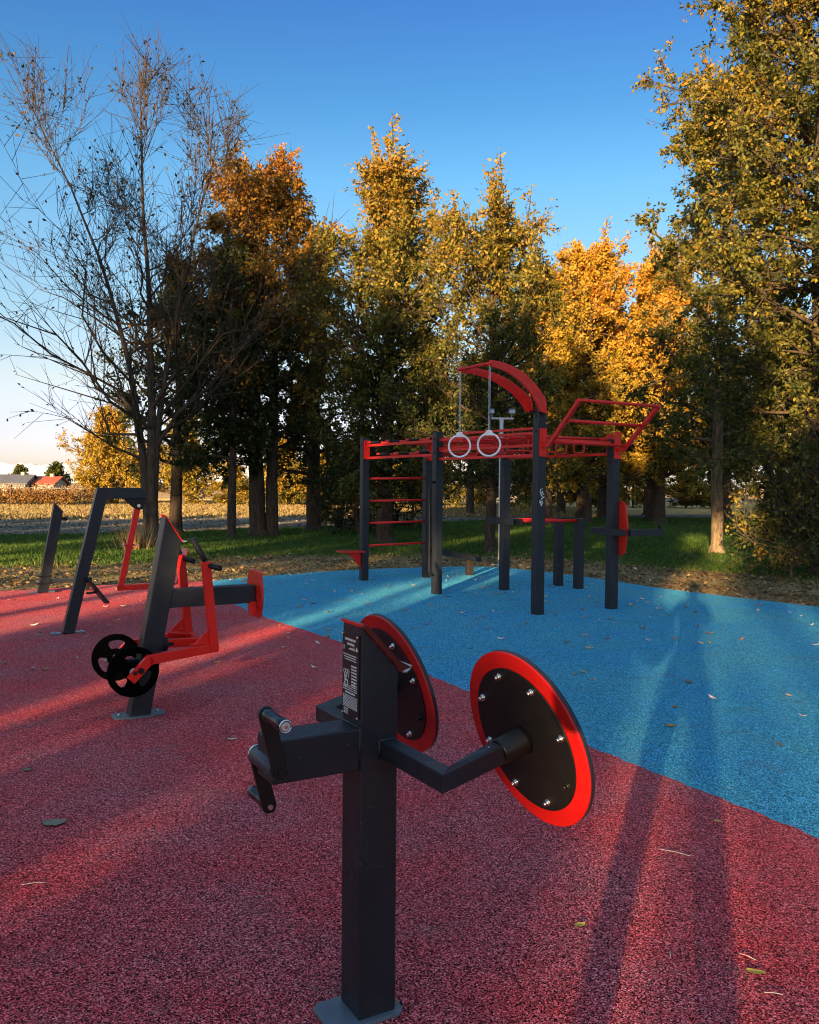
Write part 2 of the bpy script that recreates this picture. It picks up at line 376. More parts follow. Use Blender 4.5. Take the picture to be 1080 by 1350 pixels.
def slot(cc, r, ln, n=8):         # rounded bar outline along y
    return [(r * math.cos(math.pi * (1 - k / n)) * -1 * -1, ln + r * math.sin(math.pi * k / n)) for k in range(n + 1)] + [(r * math.cos(math.pi * k / n), -r * math.sin(math.pi * k / n)) for k in range(n + 1)]
def crank(sgn):
    base = ax + b_ * (-.083 if sgn > 0 else .101)
    d = d_up * sgn; ln = .165; x = b_.cross(d)
    ca = MB(); n = 10; r = .021
    poly = [(r * math.cos(t), ln + r * math.sin(t)) for t in [math.pi * k / n for k in range(n + 1)]] + [(r * math.cos(t), r * math.sin(t)) for t in [math.pi + math.pi * k / n for k in range(n + 1)]]
    ca.prism(poly, base, x, d, .014); c = ca.build('crank_arm', BLACK, arm, .002)
    hd = -b_ if sgn > 0 else b_
    h0 = base + d * ln + hd * .007; h = MB()
    h.tube([h0, h0 + hd * .010, h0 + hd * .028, h0 + hd * .055, h0 + hd * .075, h0 + hd * .100, h0 + hd * .125, h0 + hd * .130], [.017, .019, .0185, .0165, .0165, .0185, .019, .0175], 24)
    g = h.build('handle', RUB if False else paint('black_gloss_rubber', (.010, .011, .013), .25), c)
    MB().torus(h0 + hd * .1305, hd, .0155, .0022, 28, 8).build('end_ring', STEEL, c)
    MB().cyl(h0 + hd * .129, h0 + hd * .1325, .012, 20).build('end_cap', GALV, c)
    MB().cyl(h0 + hd * .1325, h0 + hd * .136, .005, 6).build('screw', STEEL, c)
    MB().cyl(base + d * ln - hd * .007, base + d * ln - hd * .015, .008, 6).build('bolt', STEEL, c)
    MB().cyl(base + hd * .007, base + hd * .015, .010, 6).build('bolt', BLACK, c)
crank(1); crank(-1)
# bent arms and discs
def disc_side(s):                  # s=-1 near (right in photo), +1 far
    aa = MB(); z = .790; hw = .0255; off = .372
    tl = math.tan(R(16)); nd = (a_ * math.cos(R(16)) + Z3 * math.sin(R(16)))
    p0 = L1(.028, s * (hp + .001), z); p1 = L1(.028, s * off, z); p2 = p1 + nd * .178
    # mitred square tube: sections at p0, mitre, p2
    up2 = (Z3 * math.cos(R(16)) - a_ * math.sin(R(16)))
    def sec(c, x, u): return [c - x * hw - u * hw, c + x * hw - u * hw, c + x * hw + u * hw, c - x * hw + u * hw]
    s0 = sec(p0, a_, Z3)
    x2 = b_ * s
    mid = [p1 + x2 * hw * -k * 1.0 + a_ * hw * k + Z3 * hw * j for k, j in ((-1, -1), (1, -1), (1, 1), (-1, 1))]
    s2 = [p2 + x2 * hw * -k + up2 * hw * j for k, j in ((-1, -1), (1, -1), (1, 1), (-1, 1))]
    aa.add(s0 + mid + s2, [(0, 1, 2, 3), (8, 9, 10, 11)] + [(i + o, (i + 1) % 4 + o, (i + 1) % 4 + 4 + o, i + 4 + o) for o in (0, 4) for i in range(4)])
    arm_o = aa.build('disc_arm', CHAR, arm, .003)
    wl_ = MB(); wl_.tube([L1(.0, s * (hp + .002), z + .026), L1(.056, s * (hp + .002), z + .026)], .004, 8); wl_.tube([L1(-.0005, s * (hp + .002), z + .026), L1(-.0005, s * (hp + .002), z - .028)], .004, 8)
    wl_.build('weld_seam', CHAR, arm_o)
    MB().cyl(p2 - nd * .03 + up2 * .026, p2 - nd * .03 + up2 * .0275, .003, 8).build('rivet', STEEL, arm_o)
    c = p2 + nd * .082              # front face of black plate
    w0 = MB().ring(c + nd * .008, nd, .0, .25, .008).build('disc', DISCR, arm, .0015)
    MB().cyl(c, c + nd * .0039, .204, 72).build('front_plate', paint('satin_black', (.006, .006, .007), .5, .1), w0)
    MB().ring(c + nd * .0185, nd, .0, .25, .0125, 72).build('back_board', mat('dark_blue_board', (.012, .013, .026), .4), w0, .002)
    hb = MB(); hb.tube([p2 - nd * .004, p2 + nd * .002, p2 + nd * .070, p2 + nd * .081], [.033, .036, .036, .040], 32); hb.build('hub', BLACK, w0)
    e = b_.cross(nd).normalized()
    for k in range(8):
        t = R(16 + 45 * k); q = c + (b_ * math.cos(t) + e * math.sin(t)) * .180
        bo = MB(); bo.cyl(q + nd * .001, q - nd * .007, .0092, 6); bo.cyl(q - nd * .007, q - nd * .015, .0055, 12); bo.torus(q - nd * .0005, nd, .0085, .002, 16, 6)
        bo.build('bolt', STEEL if k != 3 else BLACK, w0)
disc_side(-1); disc_side(1)

# ---- seated press machine with weight discs
O2 = Vector((-1.80, 5.78, 0))
def L2(a, b, z): return O2 + a_ * a + b_ * b + Z3 * z
pm = thing('press_machine', 'leaning charcoal post machine with red lever frame and two black weight discs', 'exercise machine', O2)
def leanpost(o, h, lean, hw, cut, hd=None):
    hd = hd or hw; k = MB(); A = lambda a, b, z: o + a_ * a + b_ * b + Z3 * z
    vs = [A(-hw, -hd, .01), A(-hw, hd, .01), A(hw, hd, .01), A(hw, -hd, .01), A(lean - hw, -hd, h), A(lean - hw, hd, h), A(lean + hw - .02 * 0 - cut * lean / h, hd, h - cut), A(lean + hw - cut * lean / h, -hd, h - cut)]
    return k.add(vs, [(3, 2, 1, 0), (4, 5, 6, 7), (0, 1, 5, 4), (1, 2, 6, 5), (2, 3, 7, 6), (3, 0, 4, 7)])
leanpost(O2, 1.325, .235, .068, .165, .06).build('post', CHAR, pm, .004)
def cleats(o, parent, wdt=.06):
    for s in (-1, 1):
        k = MB(); k.prism([(-.035, -wdt), (.05, -wdt), (.062, -wdt * .6), (.062, wdt * .6), (.05, wdt), (-.035, wdt)], o + a_ * s * .105 + Z3 * .008, a_ * s, b_, .012)
        k.build('foot_cleat', GREYP, parent, .002)
        MB().cyl(o + a_ * s * .125 + Z3 * .014, o + a_ * s * .125 + Z3 * .024, .011, 6).build('bolt', STEEL, parent)
cleats(O2, pm, .075)
MB().prism([(-.09, -.085), (.09, -.085), (.09, .085), (-.09, .085)], L2(0, 0, .006), a_, b_, .012).build('base_plate', GREYP, pm, .002)
lt = .235
tp = L2(lt - .068, 0, 1.325); td = (L2(lt + .068 - .165 * lt / 1.325, 0, 1.16) - tp).normalized(); tn = b_.cross(td); tn = tn if tn.z > 0 else -tn
k = MB(); k.box(tp + td * .095 + tn * .004, (td, b_, tn), (.108, .064, .0025)); k.build('cap', RED, pm)
k = MB(); k.bar(tp + td * .203 + tn * .004, tp + td * .214 + tn * .030, .128, .003, td); k.build('cap_lip', GALV, pm)
# seat beam and pad
zs = .775
k = MB(); k.bar(L2(.13 + .06, 0, zs), L2(.80, 0, zs), .10, .125); k.build('seat_beam', CHAR, pm, .005)
PSC = 1.36
pad = [(-.085, -.20), (-.055, -.215), (.055, -.215), (.085, -.20), (.11, -.06), (.11, .06), (.085, .20), (.055, .215), (-.055, .215), (-.085, .20), (-.11, .06), (-.11, -.06)]
k = MB(); k.prism([(x * PSC, y * .78) for x, y in pad], L2(.815, 0, zs + .0), b_, Z3, .022); k.build('pad', REDB, pm, .006)
k = MB(); k.box(L2(.78, -.06, zs - .10), (a_, b_, Z3), (.018, .012, .05)); k.build('pad_bracket', RED, pm, .002)
# lever frame
def lever(s):
    k = MB(); y = s * .30; zz = [.26, .445, .485]
    pts = [L2(-.115, y, .305), L2(.0, y, .425), L2(.42, y, .470)]
    for i in range(2): k.bar(pts[i], pts[i + 1] + (pts[i + 1] - pts[i]).normalized() * (.02 if i == 0 else .03), .04, .060, Z3)
    k.bar(L2(.425, y, .442), L2(.365, y, 1.04), .05, .055, a_)
    k.prism([(-.12, 0), (0, 0), (0, .12)], L2(.405, y, .495), a_, Z3, .012)
    o = k.build('lever_arm', RED, pm, .003)
    MB().cyl(L2(-.055, y - .03 * 1, .365), L2(-.055, y - .022, .365), .020, 16).build('pivot_bolt', BLACK, o)
    g = MB(); tp_ = L2(.362, y, 1.045)
    g.tube([tp_, tp_ + Z3 * .03 - a_ * .015, tp_ + Z3 * .15 - a_ * .085], .019, 16); g.tube([tp_ - Z3 * .03 + a_ * .02, tp_ - Z3 * .045 - b_ * .10 + a_ * .07], .019, 16)
    g.build('grip', RUB, o)
lever(-1); lever(1)
k = MB(); k.bar(L2(.42, -.275, .462), L2(.42, .275, .462), .055, .055)
for s in (-1, 1): k.prism([(0, 0), (.13, 0), (0, .13)], L2(.392, s * .272, .492), -a_, b_ * -s, .010)
k.bar(L2(.10, 0, .470), L2(.393, 0, .462), .05, .055); k.build('cross_bar', RED, pm, .003)
k = MB(); k.cyl(L2(.02, 0, .465), L2(.19, 0, .465), .050, 24); k.cyl(L2(.19, 0, .465), L2(.235, 0, .465), .028, 16); k.build('damper', RUB, pm, .006)
def weight(s):
    c = L2(-.09, s * .262, .352); k = MB(); n = 72; rad = (.012, .060, .068, .112, .120, .160)
    vs = [c + (a_ * math.cos(2 * math.pi * q / n) + Z3 * math.sin(2 * math.pi * q / n)) * r for r in rad for q in range(n)]
    hole = lambda q, w_: abs(((q * 5 - 25) % 120) - 60) > w_
    fs = [(g * n + q, g * n + (q + 1) % n, (g + 1) * n + (q + 1) % n, (g + 1) * n + q) for g in range(5) for q in range(n) if not (g in (1, 3) and not hole(q, 26)) and not (g == 2 and not hole(q, 33))]
    k.add(vs, fs); o = k.build('weight_disc', DISCB, pm)
    sd_ = o.modifiers.new('solidify', 'SOLIDIFY'); sd_.thickness = .034; sd_.offset = 0
    bv = o.modifiers.new('bevel', 'BEVEL'); bv.width = .005; bv.segments = 2; bv.limit_method = 'ANGLE'
    MB().ring(c - b_ * .02, b_, .012, .026, .016, 24).build('hub_ring', GALV, o)
weight(-1); weight(1)
k = MB(); k.cyl(L2(-.09, -.32, .352), L2(-.09, .32, .352), .014, 16); k.bar(L2(-.09, 0, .352), L2(.06, 0, .352), .05, .06); k.build('axle', BLACK, pm)

# ---- swing machine: leaning post with overhead beam and hanging red seat arm
O3 = Vector((-3.50, 8.92, 0))
def L3(a, b, z): return O3 + a_ * a + b_ * b + Z3 * z
sm_ = thing('swing_machine', 'tall leaning charcoal post with overhanging beam and hanging red seat arm', 'exercise machine', O3)
ln3 = .345; h3 = 1.50
k = MB(); hw = .058
k.prism([(-hw, .01), (hw, .01), (hw + ln3 * .925, h3 - .115), (ln3 + .44, h3 - .115), (ln3 + .44, h3 - .075), (ln3 + .38, h3), (ln3 - hw, h3)], O3, a_, Z3, .11)
k.build('post', CHAR, sm_, .004); cleats(O3, sm_, .06)
k = MB(); k.prism([(-.125, 0), (.105, 0), (.105, -.05), (.062, -.115), (.005, -.115), (-.045, -.075)], L3(ln3 + .335, 0, h3 - .1155), a_, Z3, .06); k.build('pivot_bracket', BLACK, sm_, .003)
MB().cyl(L3(ln3 + .36, -.045, h3 - .19), L3(ln3 + .36, .045, h3 - .19), .018, 16).build('pivot_bolt', STEEL, sm_)
k = MB(); pt = L3(ln3 + .355, 0, h3 - .21); pb = L3(ln3 + .175, 0, .43)
k.bar(pt, pb, .05, .06, a_); k.bar(pb - a_ * .028 + Z3 * .012, pb + a_ * .56 + Z3 * .02, .05, .055); k.build('seat_arm', RED, sm_, .003)
k = MB(); k.bar(pb + a_ * .34 + Z3 * .045 - b_ * .02, pb + a_ * .54 + Z3 * .025, .14, .012); k.build('foot_plate', BLACK, sm_)
k = MB(); p5 = pt.lerp(pb, .46); k.box(p5, (a_, b_, Z3), (.045, .045, .012)); k.box(p5 - Z3 * .03, (a_, b_, Z3), (.040, .040, .008)); k.build('clamp', RED, sm_)
for s in (-1, 1): MB().cyl(p5 + a_ * .045 * s, p5 + a_ * .07 * s, .010, 6).build('bolt', STEEL, sm_)
k = MB(); k.prism([(-.13, -.19), (.13, -.19), (.13, .17), (.08, .20), (-.08, .20), (-.13, .17)], pb + a_ * .63 + Z3 * .22, b_, (Z3 * .94 + a_ * .34), .02); k.build('seat_back', REDB, sm_, .004)
k = MB(); k.bar(pb + a_ * .55 + Z3 * .02, pb + a_ * .66 + Z3 * .24, .04, .04, b_); k.build('seat_strut', RED, sm_)
q = L3(ln3 * .33 + .06, -.05, .50)
k = MB(); k.bar(q + Z3 * .06, q + a_ * .20 - Z3 * .20 - b_ * .03, .20, .024, a_); k.build('step_plate', BLACK, sm_, .003)
k = MB(); k.bar(q + Z3 * .05 - a_ * .03, q + a_ * .05 + Z3 * .05, .05, .05); k.build('step_bracket', BLACK, sm_)
MB().bar(q - Z3 * .09, q + a_ * .10 - Z3 * .085, .04, .02).build('step_bracket', BLACK, sm_)
for zz in (.0, .03): MB().cyl(q + a_ * .03 - b_ * .09 + Z3 * (-.02 - zz), q + a_ * .03 - b_ * .10 + Z3 * (-.02 - zz), .008, 6).build('bolt', STEEL, sm_)

# ---- stepper at the far left
O4 = G(56, 781); 
def L4(a, b, z): return O4 + a_ * a + b_ * b + Z3 * z
st = thing('leg_trainer', 'short leaning charcoal post with low foot bar at the back of the red surface', 'exercise machine', O4)
leanpost(O4, 1.27, .225, .068, .13, .06).build('post', CHAR, st, .004); cleats(O4, st, .06)
k = MB(); k.bar(L4(.08, 0, .16), L4(.62, 0, .14), .09, .05); k.build('foot_bar', CHAR, st, .004)
k = MB(); k.bar(L4(.60, -.16, .12), L4(.60, .16, .12), .07, .04); k.box(L4(.60, 0, .06), (a_, b_, Z3), (.03, .03, .06)); k.build('foot_rest', BLACK, st, .003)
k = MB(); k.cyl(L4(.26, 0, 1.04), L4(.30, 0, 1.035), .018, 12); k.cyl(L4(.30, 0, 1.035), L4(.325, 0, 1.035), .030, 16); k.build('knob', BLACK, st)
k = MB(); k.box(L4(.04, 0, .23), (a_, b_, Z3), (.085, .066, .012)); k.box(L4(.02, 0, .13), (a_, b_, Z3), (.10, .068, .012)); k.build('clamp', BLACK, st)

# ------------------------------------------------------------------ the big climbing rig
wv = Vector((math.cos(R(28)), math.sin(R(28)), 0)); qv = Vector((.523, -.852, 0)).normalized()
E_ = Vector((1.562, 10.55, 0)); F_ = E_ + wv * 1.16
B_ = Vector((.396, 12.46, 0)); D_ = B_ + wv * 1.165
A_ = Vector((-.735, 14.17, 0)); C_ = Vector((.292, 14.70, 0))
rig = thing('climbing_rig', 'large red and charcoal pull-up rig with monkey bars on the blue surface', 'climbing frame', (B_ + D_) / 2)
rax = (wv, b_, Z3)
qn = Z3.cross(wv)
def rpost(p, h):
    k = MB(); k.box(p + Z3 * h / 2, (wv, qn, Z3), (.058, .058, h / 2)); k.box(p + Z3 * (h - .004 + .006), (wv, qn, Z3), (.054, .054, .005))
    o = k.build('post', CHAR, rig, .004)
    for zz in (h - .10, h - .28):
        MB().cyl(p - qn * .055 + Z3 * zz, p - qn * .066 + Z3 * zz, .016, 12).build('bolt', BLACK, o)
        MB().cyl(p - wv * .055 + Z3 * zz, p - wv * .066 + Z3 * zz, .016, 12).build('bolt', BLACK, o)
    return o
pA = rpost(A_, 2.30); pB = rpost(B_, 2.31); pC = rpost(C_, 2.20); pD = rpost(D_, 2.14); pE = rpost(E_, 2.50); pF = rpost(F_, 2.15)
# wall bars between A and C
for zz in (.565, .93, 1.29, 1.655):
    MB().cyl(A_ + wv * .055 + Z3 * zz, C_ - wv * .05 + Z3 * (zz + .02), .018, 14).build('rung', RED, rig)
# upper bay A-B-D-C : two levels of overhead rungs with black ends
def hrail(p, q, z0, z1, hh=.05, t=.035):
    d = (q - p).normalized(); return MB().bar(p + d * .058 + Z3 * z0, q - d * .058 + Z3 * z1, t, hh)
for (p, q) in ((A_, B_), (C_, D_)):
    for zz in (2.185, 1.985): hrail(p, q, zz, zz + .005, .04).build('side_rail', RED, rig, .003)
for p, s in ((A_, -1), (B_, 1), (C_, -1), (D_, 1)):
    MB().box(p + qv * -s * .066 + Z3 * 2.12, (qv, wv, Z3), (.006, .052, .15)).build('end_plate', RED, rig, .002)
for i in range(7):
    t = .10 + .135 * i; zz = 2.235 if i % 2 == 0 else 2.04
    p = A_.lerp(B_, t); q = C_.lerp(D_, t)
    d = (q - p).normalized()
    r_ = MB().cyl(p - d * .06 + Z3 * zz, q + d * .06 + Z3 * zz, .0185, 12).build('overhead_bar', RED, rig)
    MB().cyl(p - d * .02 + Z3 * zz, p + d * .16 + Z3 * zz, .023, 12).build('grip', RUB, r_)
# lower bay B-E-F-D : ladder with hanging handles
for (p, q, zs_) in ((B_, E_, (2.20, 2.05, 1.93)), (D_, F_, (2.17, 1.97))):
    for zz in zs_: hrail(p, q, zz, zz, .036).build('side_rail', RED, rig, .003)
for p, q in ((B_, D_), (E_, F_)):
    MB().bar(p + wv * .06 + Z3 * 2.10, q - wv * .06 + Z3 * 2.10, .045, .06).build('cross_beam', RED, rig, .003)
for p in (E_, F_):
    MB().box(p + qv * .066 + Z3 * 2.08, (qv, wv, Z3), (.006, .052, .17)).build('end_plate', RED, rig, .002)
    MB().box(p - qv * .066 + Z3 * 2.09, (qv, wv, Z3), (.006, .05, .14)).build('end_plate', RED, rig, .002)
for i in range(6):
    t = .12 + .152 * i; p = B_.lerp(E_, t); q = D_.lerp(F_, t); d = (q - p).normalized()
    zz = 2.17
    r_ = MB().cyl(p + Z3 * zz, q + Z3 * zz, .018, 12).build('overhead_bar', RED, rig)
    if i % 2 == 0 or i == 5:
        for f_ in (.34, .72):
            c = p.lerp(q, f_) + Z3 * zz; k = MB(); w2 = .085
            k.tube([c - d * w2, c - d * w2 - Z3 * .16, c - d * (w2 - .03) - Z3 * .19, c + d * (w2 - .03) - Z3 * .19, c + d * w2 - Z3 * .16, c + d * w2], .012, 10)
            k.build('hanging_handle', RED, rig)
    else:
        k = MB(); k.tube([p.lerp(q, .2) + Z3 * 2.02, p.lerp(q, .8) + Z3 * 2.02], .014, 10); k.build('crossing_bar', RED, rig)
MB().cyl(B_ - wv * .02 + qv * .08 + Z3 * 2.075, B_.lerp(E_, .5) + wv * .12 + Z3 * 2.09, .017, 12).build('diagonal_bar', RED, rig)
MB().bar(B_.lerp(E_, .25) + Z3 * 2.27, E_ - qv * .06 + Z3 * 2.255, .03, .03).build('top_rail', RED, rig, .002)
# outward sloping pull-up frame on E and F
fr = MB(); outv = qv
e0 = E_ + qv * .072 + Z3 * 2.045; f0 = F_ + qv * .072 + Z3 * 2.02
e1 = e0 + qv * .10; f1 = f0 + qv * .10
e2 = E_ + qv * .70 + Z3 * 2.545; f2 = F_ + qv * .74 + Z3 * 2.53
for p0_, p1_, p2_ in ((e0, e1, e2), (f0, f1, f2)):
    fr = MB(); fr.bar(p0_, p1_ + qv * .02, .045, .045); fr.bar(p1_, p2_, .046, .046); fr.build('frame_arm', RED, rig, .003)
for t in (.09, .55, .985):
    MB().cyl(e1.lerp(e2, t), f1.lerp(f2, t), .019, 14).build('pull_up_bar', RED, rig)
# curved twin arms that carry the rings
def arch(root, tip, w0):
    n = 14; d = (tip - root); hv = V((d.x, d.y, 0)); rise = d.z; L = hv.length; hd = hv.normalized()
    up_, lo_ = [], []
    for i in range(n + 1):
        t0 = R(27); t = t0 + i / n * (math.pi / 2 - t0); A_q = L / math.cos(t0); B_q = rise / (1 - math.sin(t0))
        x, z = A_q * (math.cos(t0) - math.cos(t)), B_q * (math.sin(t) - math.sin(t0))
        nx, nz = -rise * 0 - math.cos(t), math.sin(t)
        nl = math.hypot(A_q * math.sin(t), B_q * math.cos(t)); tx_, tz_ = A_q * math.sin(t) / nl, B_q * math.cos(t) / nl
        wd2 = w0 * (1 - .55 * i / n)
        up_.append((x - tz_ * wd2 * .5, z + tx_ * wd2 * .5)); lo_.append((x + tz_ * wd2 * .5, z - tx_ * wd2 * .5))
    up_[0] = (up_[0][0] + .02, up_[0][1] - .11)
    k = MB(); m = n + 1
    wn = hd.cross(Z3) * .014
    vs = []
    for (x, z) in up_ + lo_: vs.append(root + hd * x + Z3 * z)
    allv = [p - wn for p in vs] + [p + wn for p in vs]; o = 2 * m
    fs = []
    for i in range(n):
        fs += [(i, i + 1, m + i + 1, m + i), (o + i, o + m + i, o + m + i + 1, o + i + 1), (i, o + i, o + i + 1, i + 1), (m + i, m + i + 1, o + m + i + 1, o + m + i)]
    fs += [(0, m, o + m, o), (n, o + n, o + m + n, m + n)]
    k.add(allv, fs); return k.build('curved_arm', RED, rig, .003)
tipN = P(646, 479, 9.92); tipFar = P(607, 487, 10.32)
rN = E_ + qv * .105 + Z3 * 2.485 - wv * .03; rF = E_ - qv * .105 + Z3 * 2.50 - wv * .06
arch(rN, tipN, .165); arch(rF, tipFar, .15)
MB().cyl(rN - Z3 * .05, rF - Z3 * .05, .02, 12).build('arm_bolt', BLACK, rig)
MB().cyl(tipN + (tipN - tipFar).normalized() * .03, tipFar + (tipFar - tipN).normalized() * .03, .019, 14).build('ring_bar', RED, rig)
# grab pole on B, step seat on A, sticker on E
pp = B_ - wv * .13 - qn * .01
MB().tube([B_ - wv * .05 + Z3 * 1.60, pp + wv * .03 + Z3 * 1.60, pp + Z3 * 1.54, pp + Z3 * .34, pp + wv * .03 + Z3 * .28, B_ - wv * .05 + Z3 * .27], .019, 12).build('grab_pole', BLACK, rig)
k = MB(); k.box(A_ - wv * .24 + Z3 * .475, (wv, qn, Z3), (.19, .17, .012)); so_ = k.build('step_seat', REDB, rig, .004)
k = MB(); k.prism([(0, 0), (-.22, 0), (-.02, -.24), (0, -.24)], A_ - wv * .060 + Z3 * .462, wv, Z3, .02); k.build('bracket', RED, so_, .002)
sq = E_ - qn * .0595 + Z3 * 1.43 - wv * .0
MB().box(sq, (wv, qn, Z3), (.036, .0012, .115)).build('sticker', mat('black_sticker', (.006, .006, .007), .4), rig)
k = MB(); pr = random.Random(11)
for i in range(26):
    t = i / 26; k.box(sq - qn * .0018 + wv * pr.uniform(-.026, .026) + Z3 * (-.105 + .21 * t), (wv, qn, Z3), (pr.uniform(.003, .012), .0006, pr.uniform(.002, .008)))
k.torus(sq - qn * .0016 + Z3 * .035, qn, .016, .003, 16, 5); k.torus(sq - qn * .0016 - Z3 * .07, qn, .013, .003, 16, 5)
k.build('printed_mark', WPRINT, rig)
# parallel bars D - G/H
Gp = Vector((2.343, 13.647, 0)); Hp = Vector((2.584, 13.262, 0))
zb = 1.03
MB().bar(D_ - qv * .30 + Z3 * zb - wv * .075, D_ + qv * .30 + Z3 * zb - wv * .075, .03, .095).build('cross_member', CHAR, rig, .003)
MB().bar(D_ - qv * .30 + Z3 * zb + wv * .075, D_ + qv * .30 + Z3 * zb + wv * .075, .03, .095).build('cross_member', CHAR, rig, .003)
for p, s in ((Gp, -1), (Hp, 1)):
    k = MB(); k.box(p + Z3 * (zb + .04) / 2, (wv, qn, Z3), (.058, .058, (zb + .04) / 2)); k.build('bar_post', CHAR, rig, .004)
    MB().cyl(D_ + qv * s * .23 + wv * .09 + Z3 * (zb + .01), p - wv * .055 + Z3 * (zb + .01), .024, 16).build('parallel_bar', RED, rig)
# dip station and back board on F
for s in (-1, 1):
    MB().bar(F_ + wv * .0 + qv * s * .2955 + Z3 * .985, F_ + wv * .56 + qv * s * .295 + Z3 * .985, .05, .085).build('dip_arm', CHAR, rig, .003)
    MB().cyl(F_ + wv * .50 + qv * s * .295 + Z3 * 1.025, F_ + wv * .50 + qv * s * .295 + Z3 * 1.13, .018, 12).build('dip_grip', RUB, rig)
MB().bar(F_ - qv * .30 - wv * .078 + Z3 * .985, F_ + qv * .30 - wv * .078 + Z3 * .985, .036, .085).build('cross_member', CHAR, rig, .003)
k = MB(); k.prism([(-.10, -.345), (.10, -.345), (.15, -.30), (.19, -.05), (.19, .05), (.15, .30), (.10, .345), (-.10, .345), (-.15, .30), (-.19, .05), (-.19, -.05), (-.15, -.30)], F_ + wv * .075 + Z3 * 1.03, qv, Z3, .025); k.build('back_board', REDB, rig, .006)
# inclined bench from C
bl0 = C_ + wv * .07 + Z3 * .46; bl1 = G(619, 758); bl1 = Vector((bl1.x, bl1.y, .30))
k = MB(); dd = (bl1 - bl0).normalized(); k.bar(bl0, bl1 + dd * .14, .32, .085); k.build('bench_board', CHAR, rig, .006)
k = MB(); k.box(V((bl1.x, bl1.y, .135)), (wv, qn, Z3), (.055, .055, .135)); k.build('bench_leg', DWOOD, rig, .004)

# rings on chains: hang from the ring bar
def ring_set(tipp, ztop, label):
    c = V((tipp.x, tipp.y, ztop))
    t = thing('gymnastic_ring', label, 'gymnastic ring', (tipp.x, tipp.y, ztop - .18), 'white rings on chains')
    view = V((.24, .97, 0))
    MB().torus(c - Z3 * .145, view, .128, .0115, 48, 12).build('ring', WHITE, t)
    k = MB(); k.prism([(-.062, -.038), (.062, -.038), (.026, .022), (-.026, .022)], c - Z3 * .002, V((.97, -.24, 0)), Z3, .034); k.build('clip', WHITE, t, .004)
    ch = MB(); z = ztop + .03; n = 0; x = V((.8, .6, 0)); y = V((-.6, .8, 0))
    while z < tipp.z - .02:
        d = x if n % 2 else y; q = V((tipp.x, tipp.y, z)); ell = [q + d * .011 * math.cos(2 * math.pi * i / 10) + Z3 * .021 * math.sin(2 * math.pi * i / 10) for i in range(11)]
        ch.tube(ell, .0042, 5, False); z += .034; n += 1
    ch.build('chain', GALV, t)
ring_set(tipN, 2.165, 'larger white gymnastic ring hanging on the chain nearer the tall post')
ring_set(tipFar, 2.165, 'smaller white gymnastic ring hanging from the outer end of the curved red arms')

# ---- lamp pole behind the rig
lp = G(657, 742); lp = Vector((lp.x, 17.3, -.04))
lmp = thing('lamp_pole', 'slim white pole with a short T bar and two small floodlights behind the rig', 'lamp post', lp)
k = MB(); k.tube([lp, lp + Z3 * 2.92], [.045, .038], 14); k.build('pole', GALV, lmp)
k = MB(); k.box(lp + Z3 * .02, (wv, qn, Z3), (.12, .12, .012)); k.build('foot_plate', GALV, lmp, .002)
tt = lp + Z3 * 2.93
k = MB(); k.bar(tt - V((.20, 0, 0)), tt + V((.24, 0, 0)), .035, .035); k.prism([(-.05, 0), (.05, 0), (.03, -.06), (-.03, -.06)], tt - Z3 * .0175, (1, 0, 0), Z3, .04); k.build('cross_arm', GALV, lmp, .003)
for dx, wd3 in ((-.19, .04), (.20, .065)):
    k = MB(); k.box(tt + V((dx, -.05, .14)), ((1, 0, 0), (0, 1, -.3), (0, .3, 1)), (wd3, .025, .045)); o = k.build('floodlight', GREYP, lmp, .004)
    MB().box(tt + V((dx, -.080, .130)), ((1, 0, 0), (0, 1, -.3), (0, .3, 1)), (wd3 * .85, .003, .036)).build('lamp_glass', mat('lamp_glass', (.35, .36, .38), .12), o)
    MB().bar(tt + V((dx, 0, .02)), tt + V((dx, -.02, .11)), .02, .012, (1, 0, 0)).build('bracket', GALV, o)
#TREES
# ------------------------------------------------------------------ trees
def seg_mesh(p0, p1, r0, r1, n):
    p0 = np.asarray(p0); p1 = np.asarray(p1); d = p1 - p0; L = np.linalg.norm(d, axis=1, keepdims=True) + 1e-9; d = d / L
    ref = np.where(np.abs(d[:, 2:3]) > .9, np.array([[1., 0, 0]]), np.array([[0, 0, 1.]]))
    u = np.cross(d, ref); u /= np.linalg.norm(u, axis=1, keepdims=True) + 1e-9; v = np.cross(d, u)
    a = 2 * np.pi * np.arange(n) / n; m = len(p0)
    ringv = u[:, None, :] * np.cos(a)[None, :, None] + v[:, None, :] * np.sin(a)[None, :, None]
    A = p0[:, None, :] + ringv * np.asarray(r0).reshape(-1, 1, 1); B = p1[:, None, :] + ringv * np.asarray(r1).reshape(-1, 1, 1)
    V_ = np.concatenate([A, B], 1).reshape(-1, 3); k = np.arange(n); base = (np.arange(m) * 2 * n)[:, None, None]
    f = np.stack([k, (k + 1) % n, (k + 1) % n + n, k + n], 1)[None] + base
    return V_, f.reshape(-1, 4)
def unit(x): return x / (np.linalg.norm(x, axis=-1, keepdims=True) + 1e-9)
def leaf_mesh(pos, d, nrm, ln, wf=.55, fold=.12):
    s = unit(np.cross(d, nrm)); n2 = unit(np.cross(s, d)); ln = ln[:, None]
    v0 = pos; v1 = pos + d * ln * .48 + s * ln * wf * .5 + n2 * ln * fold; v2 = pos + d * ln; v3 = pos + d * ln * .48 - s * ln * wf * .5 + n2 * ln * fold
    V_ = np.stack([v0, v1, v2, v3], 1).reshape(-1, 3); f = np.arange(len(pos) * 4).reshape(-1, 4); return V_, f
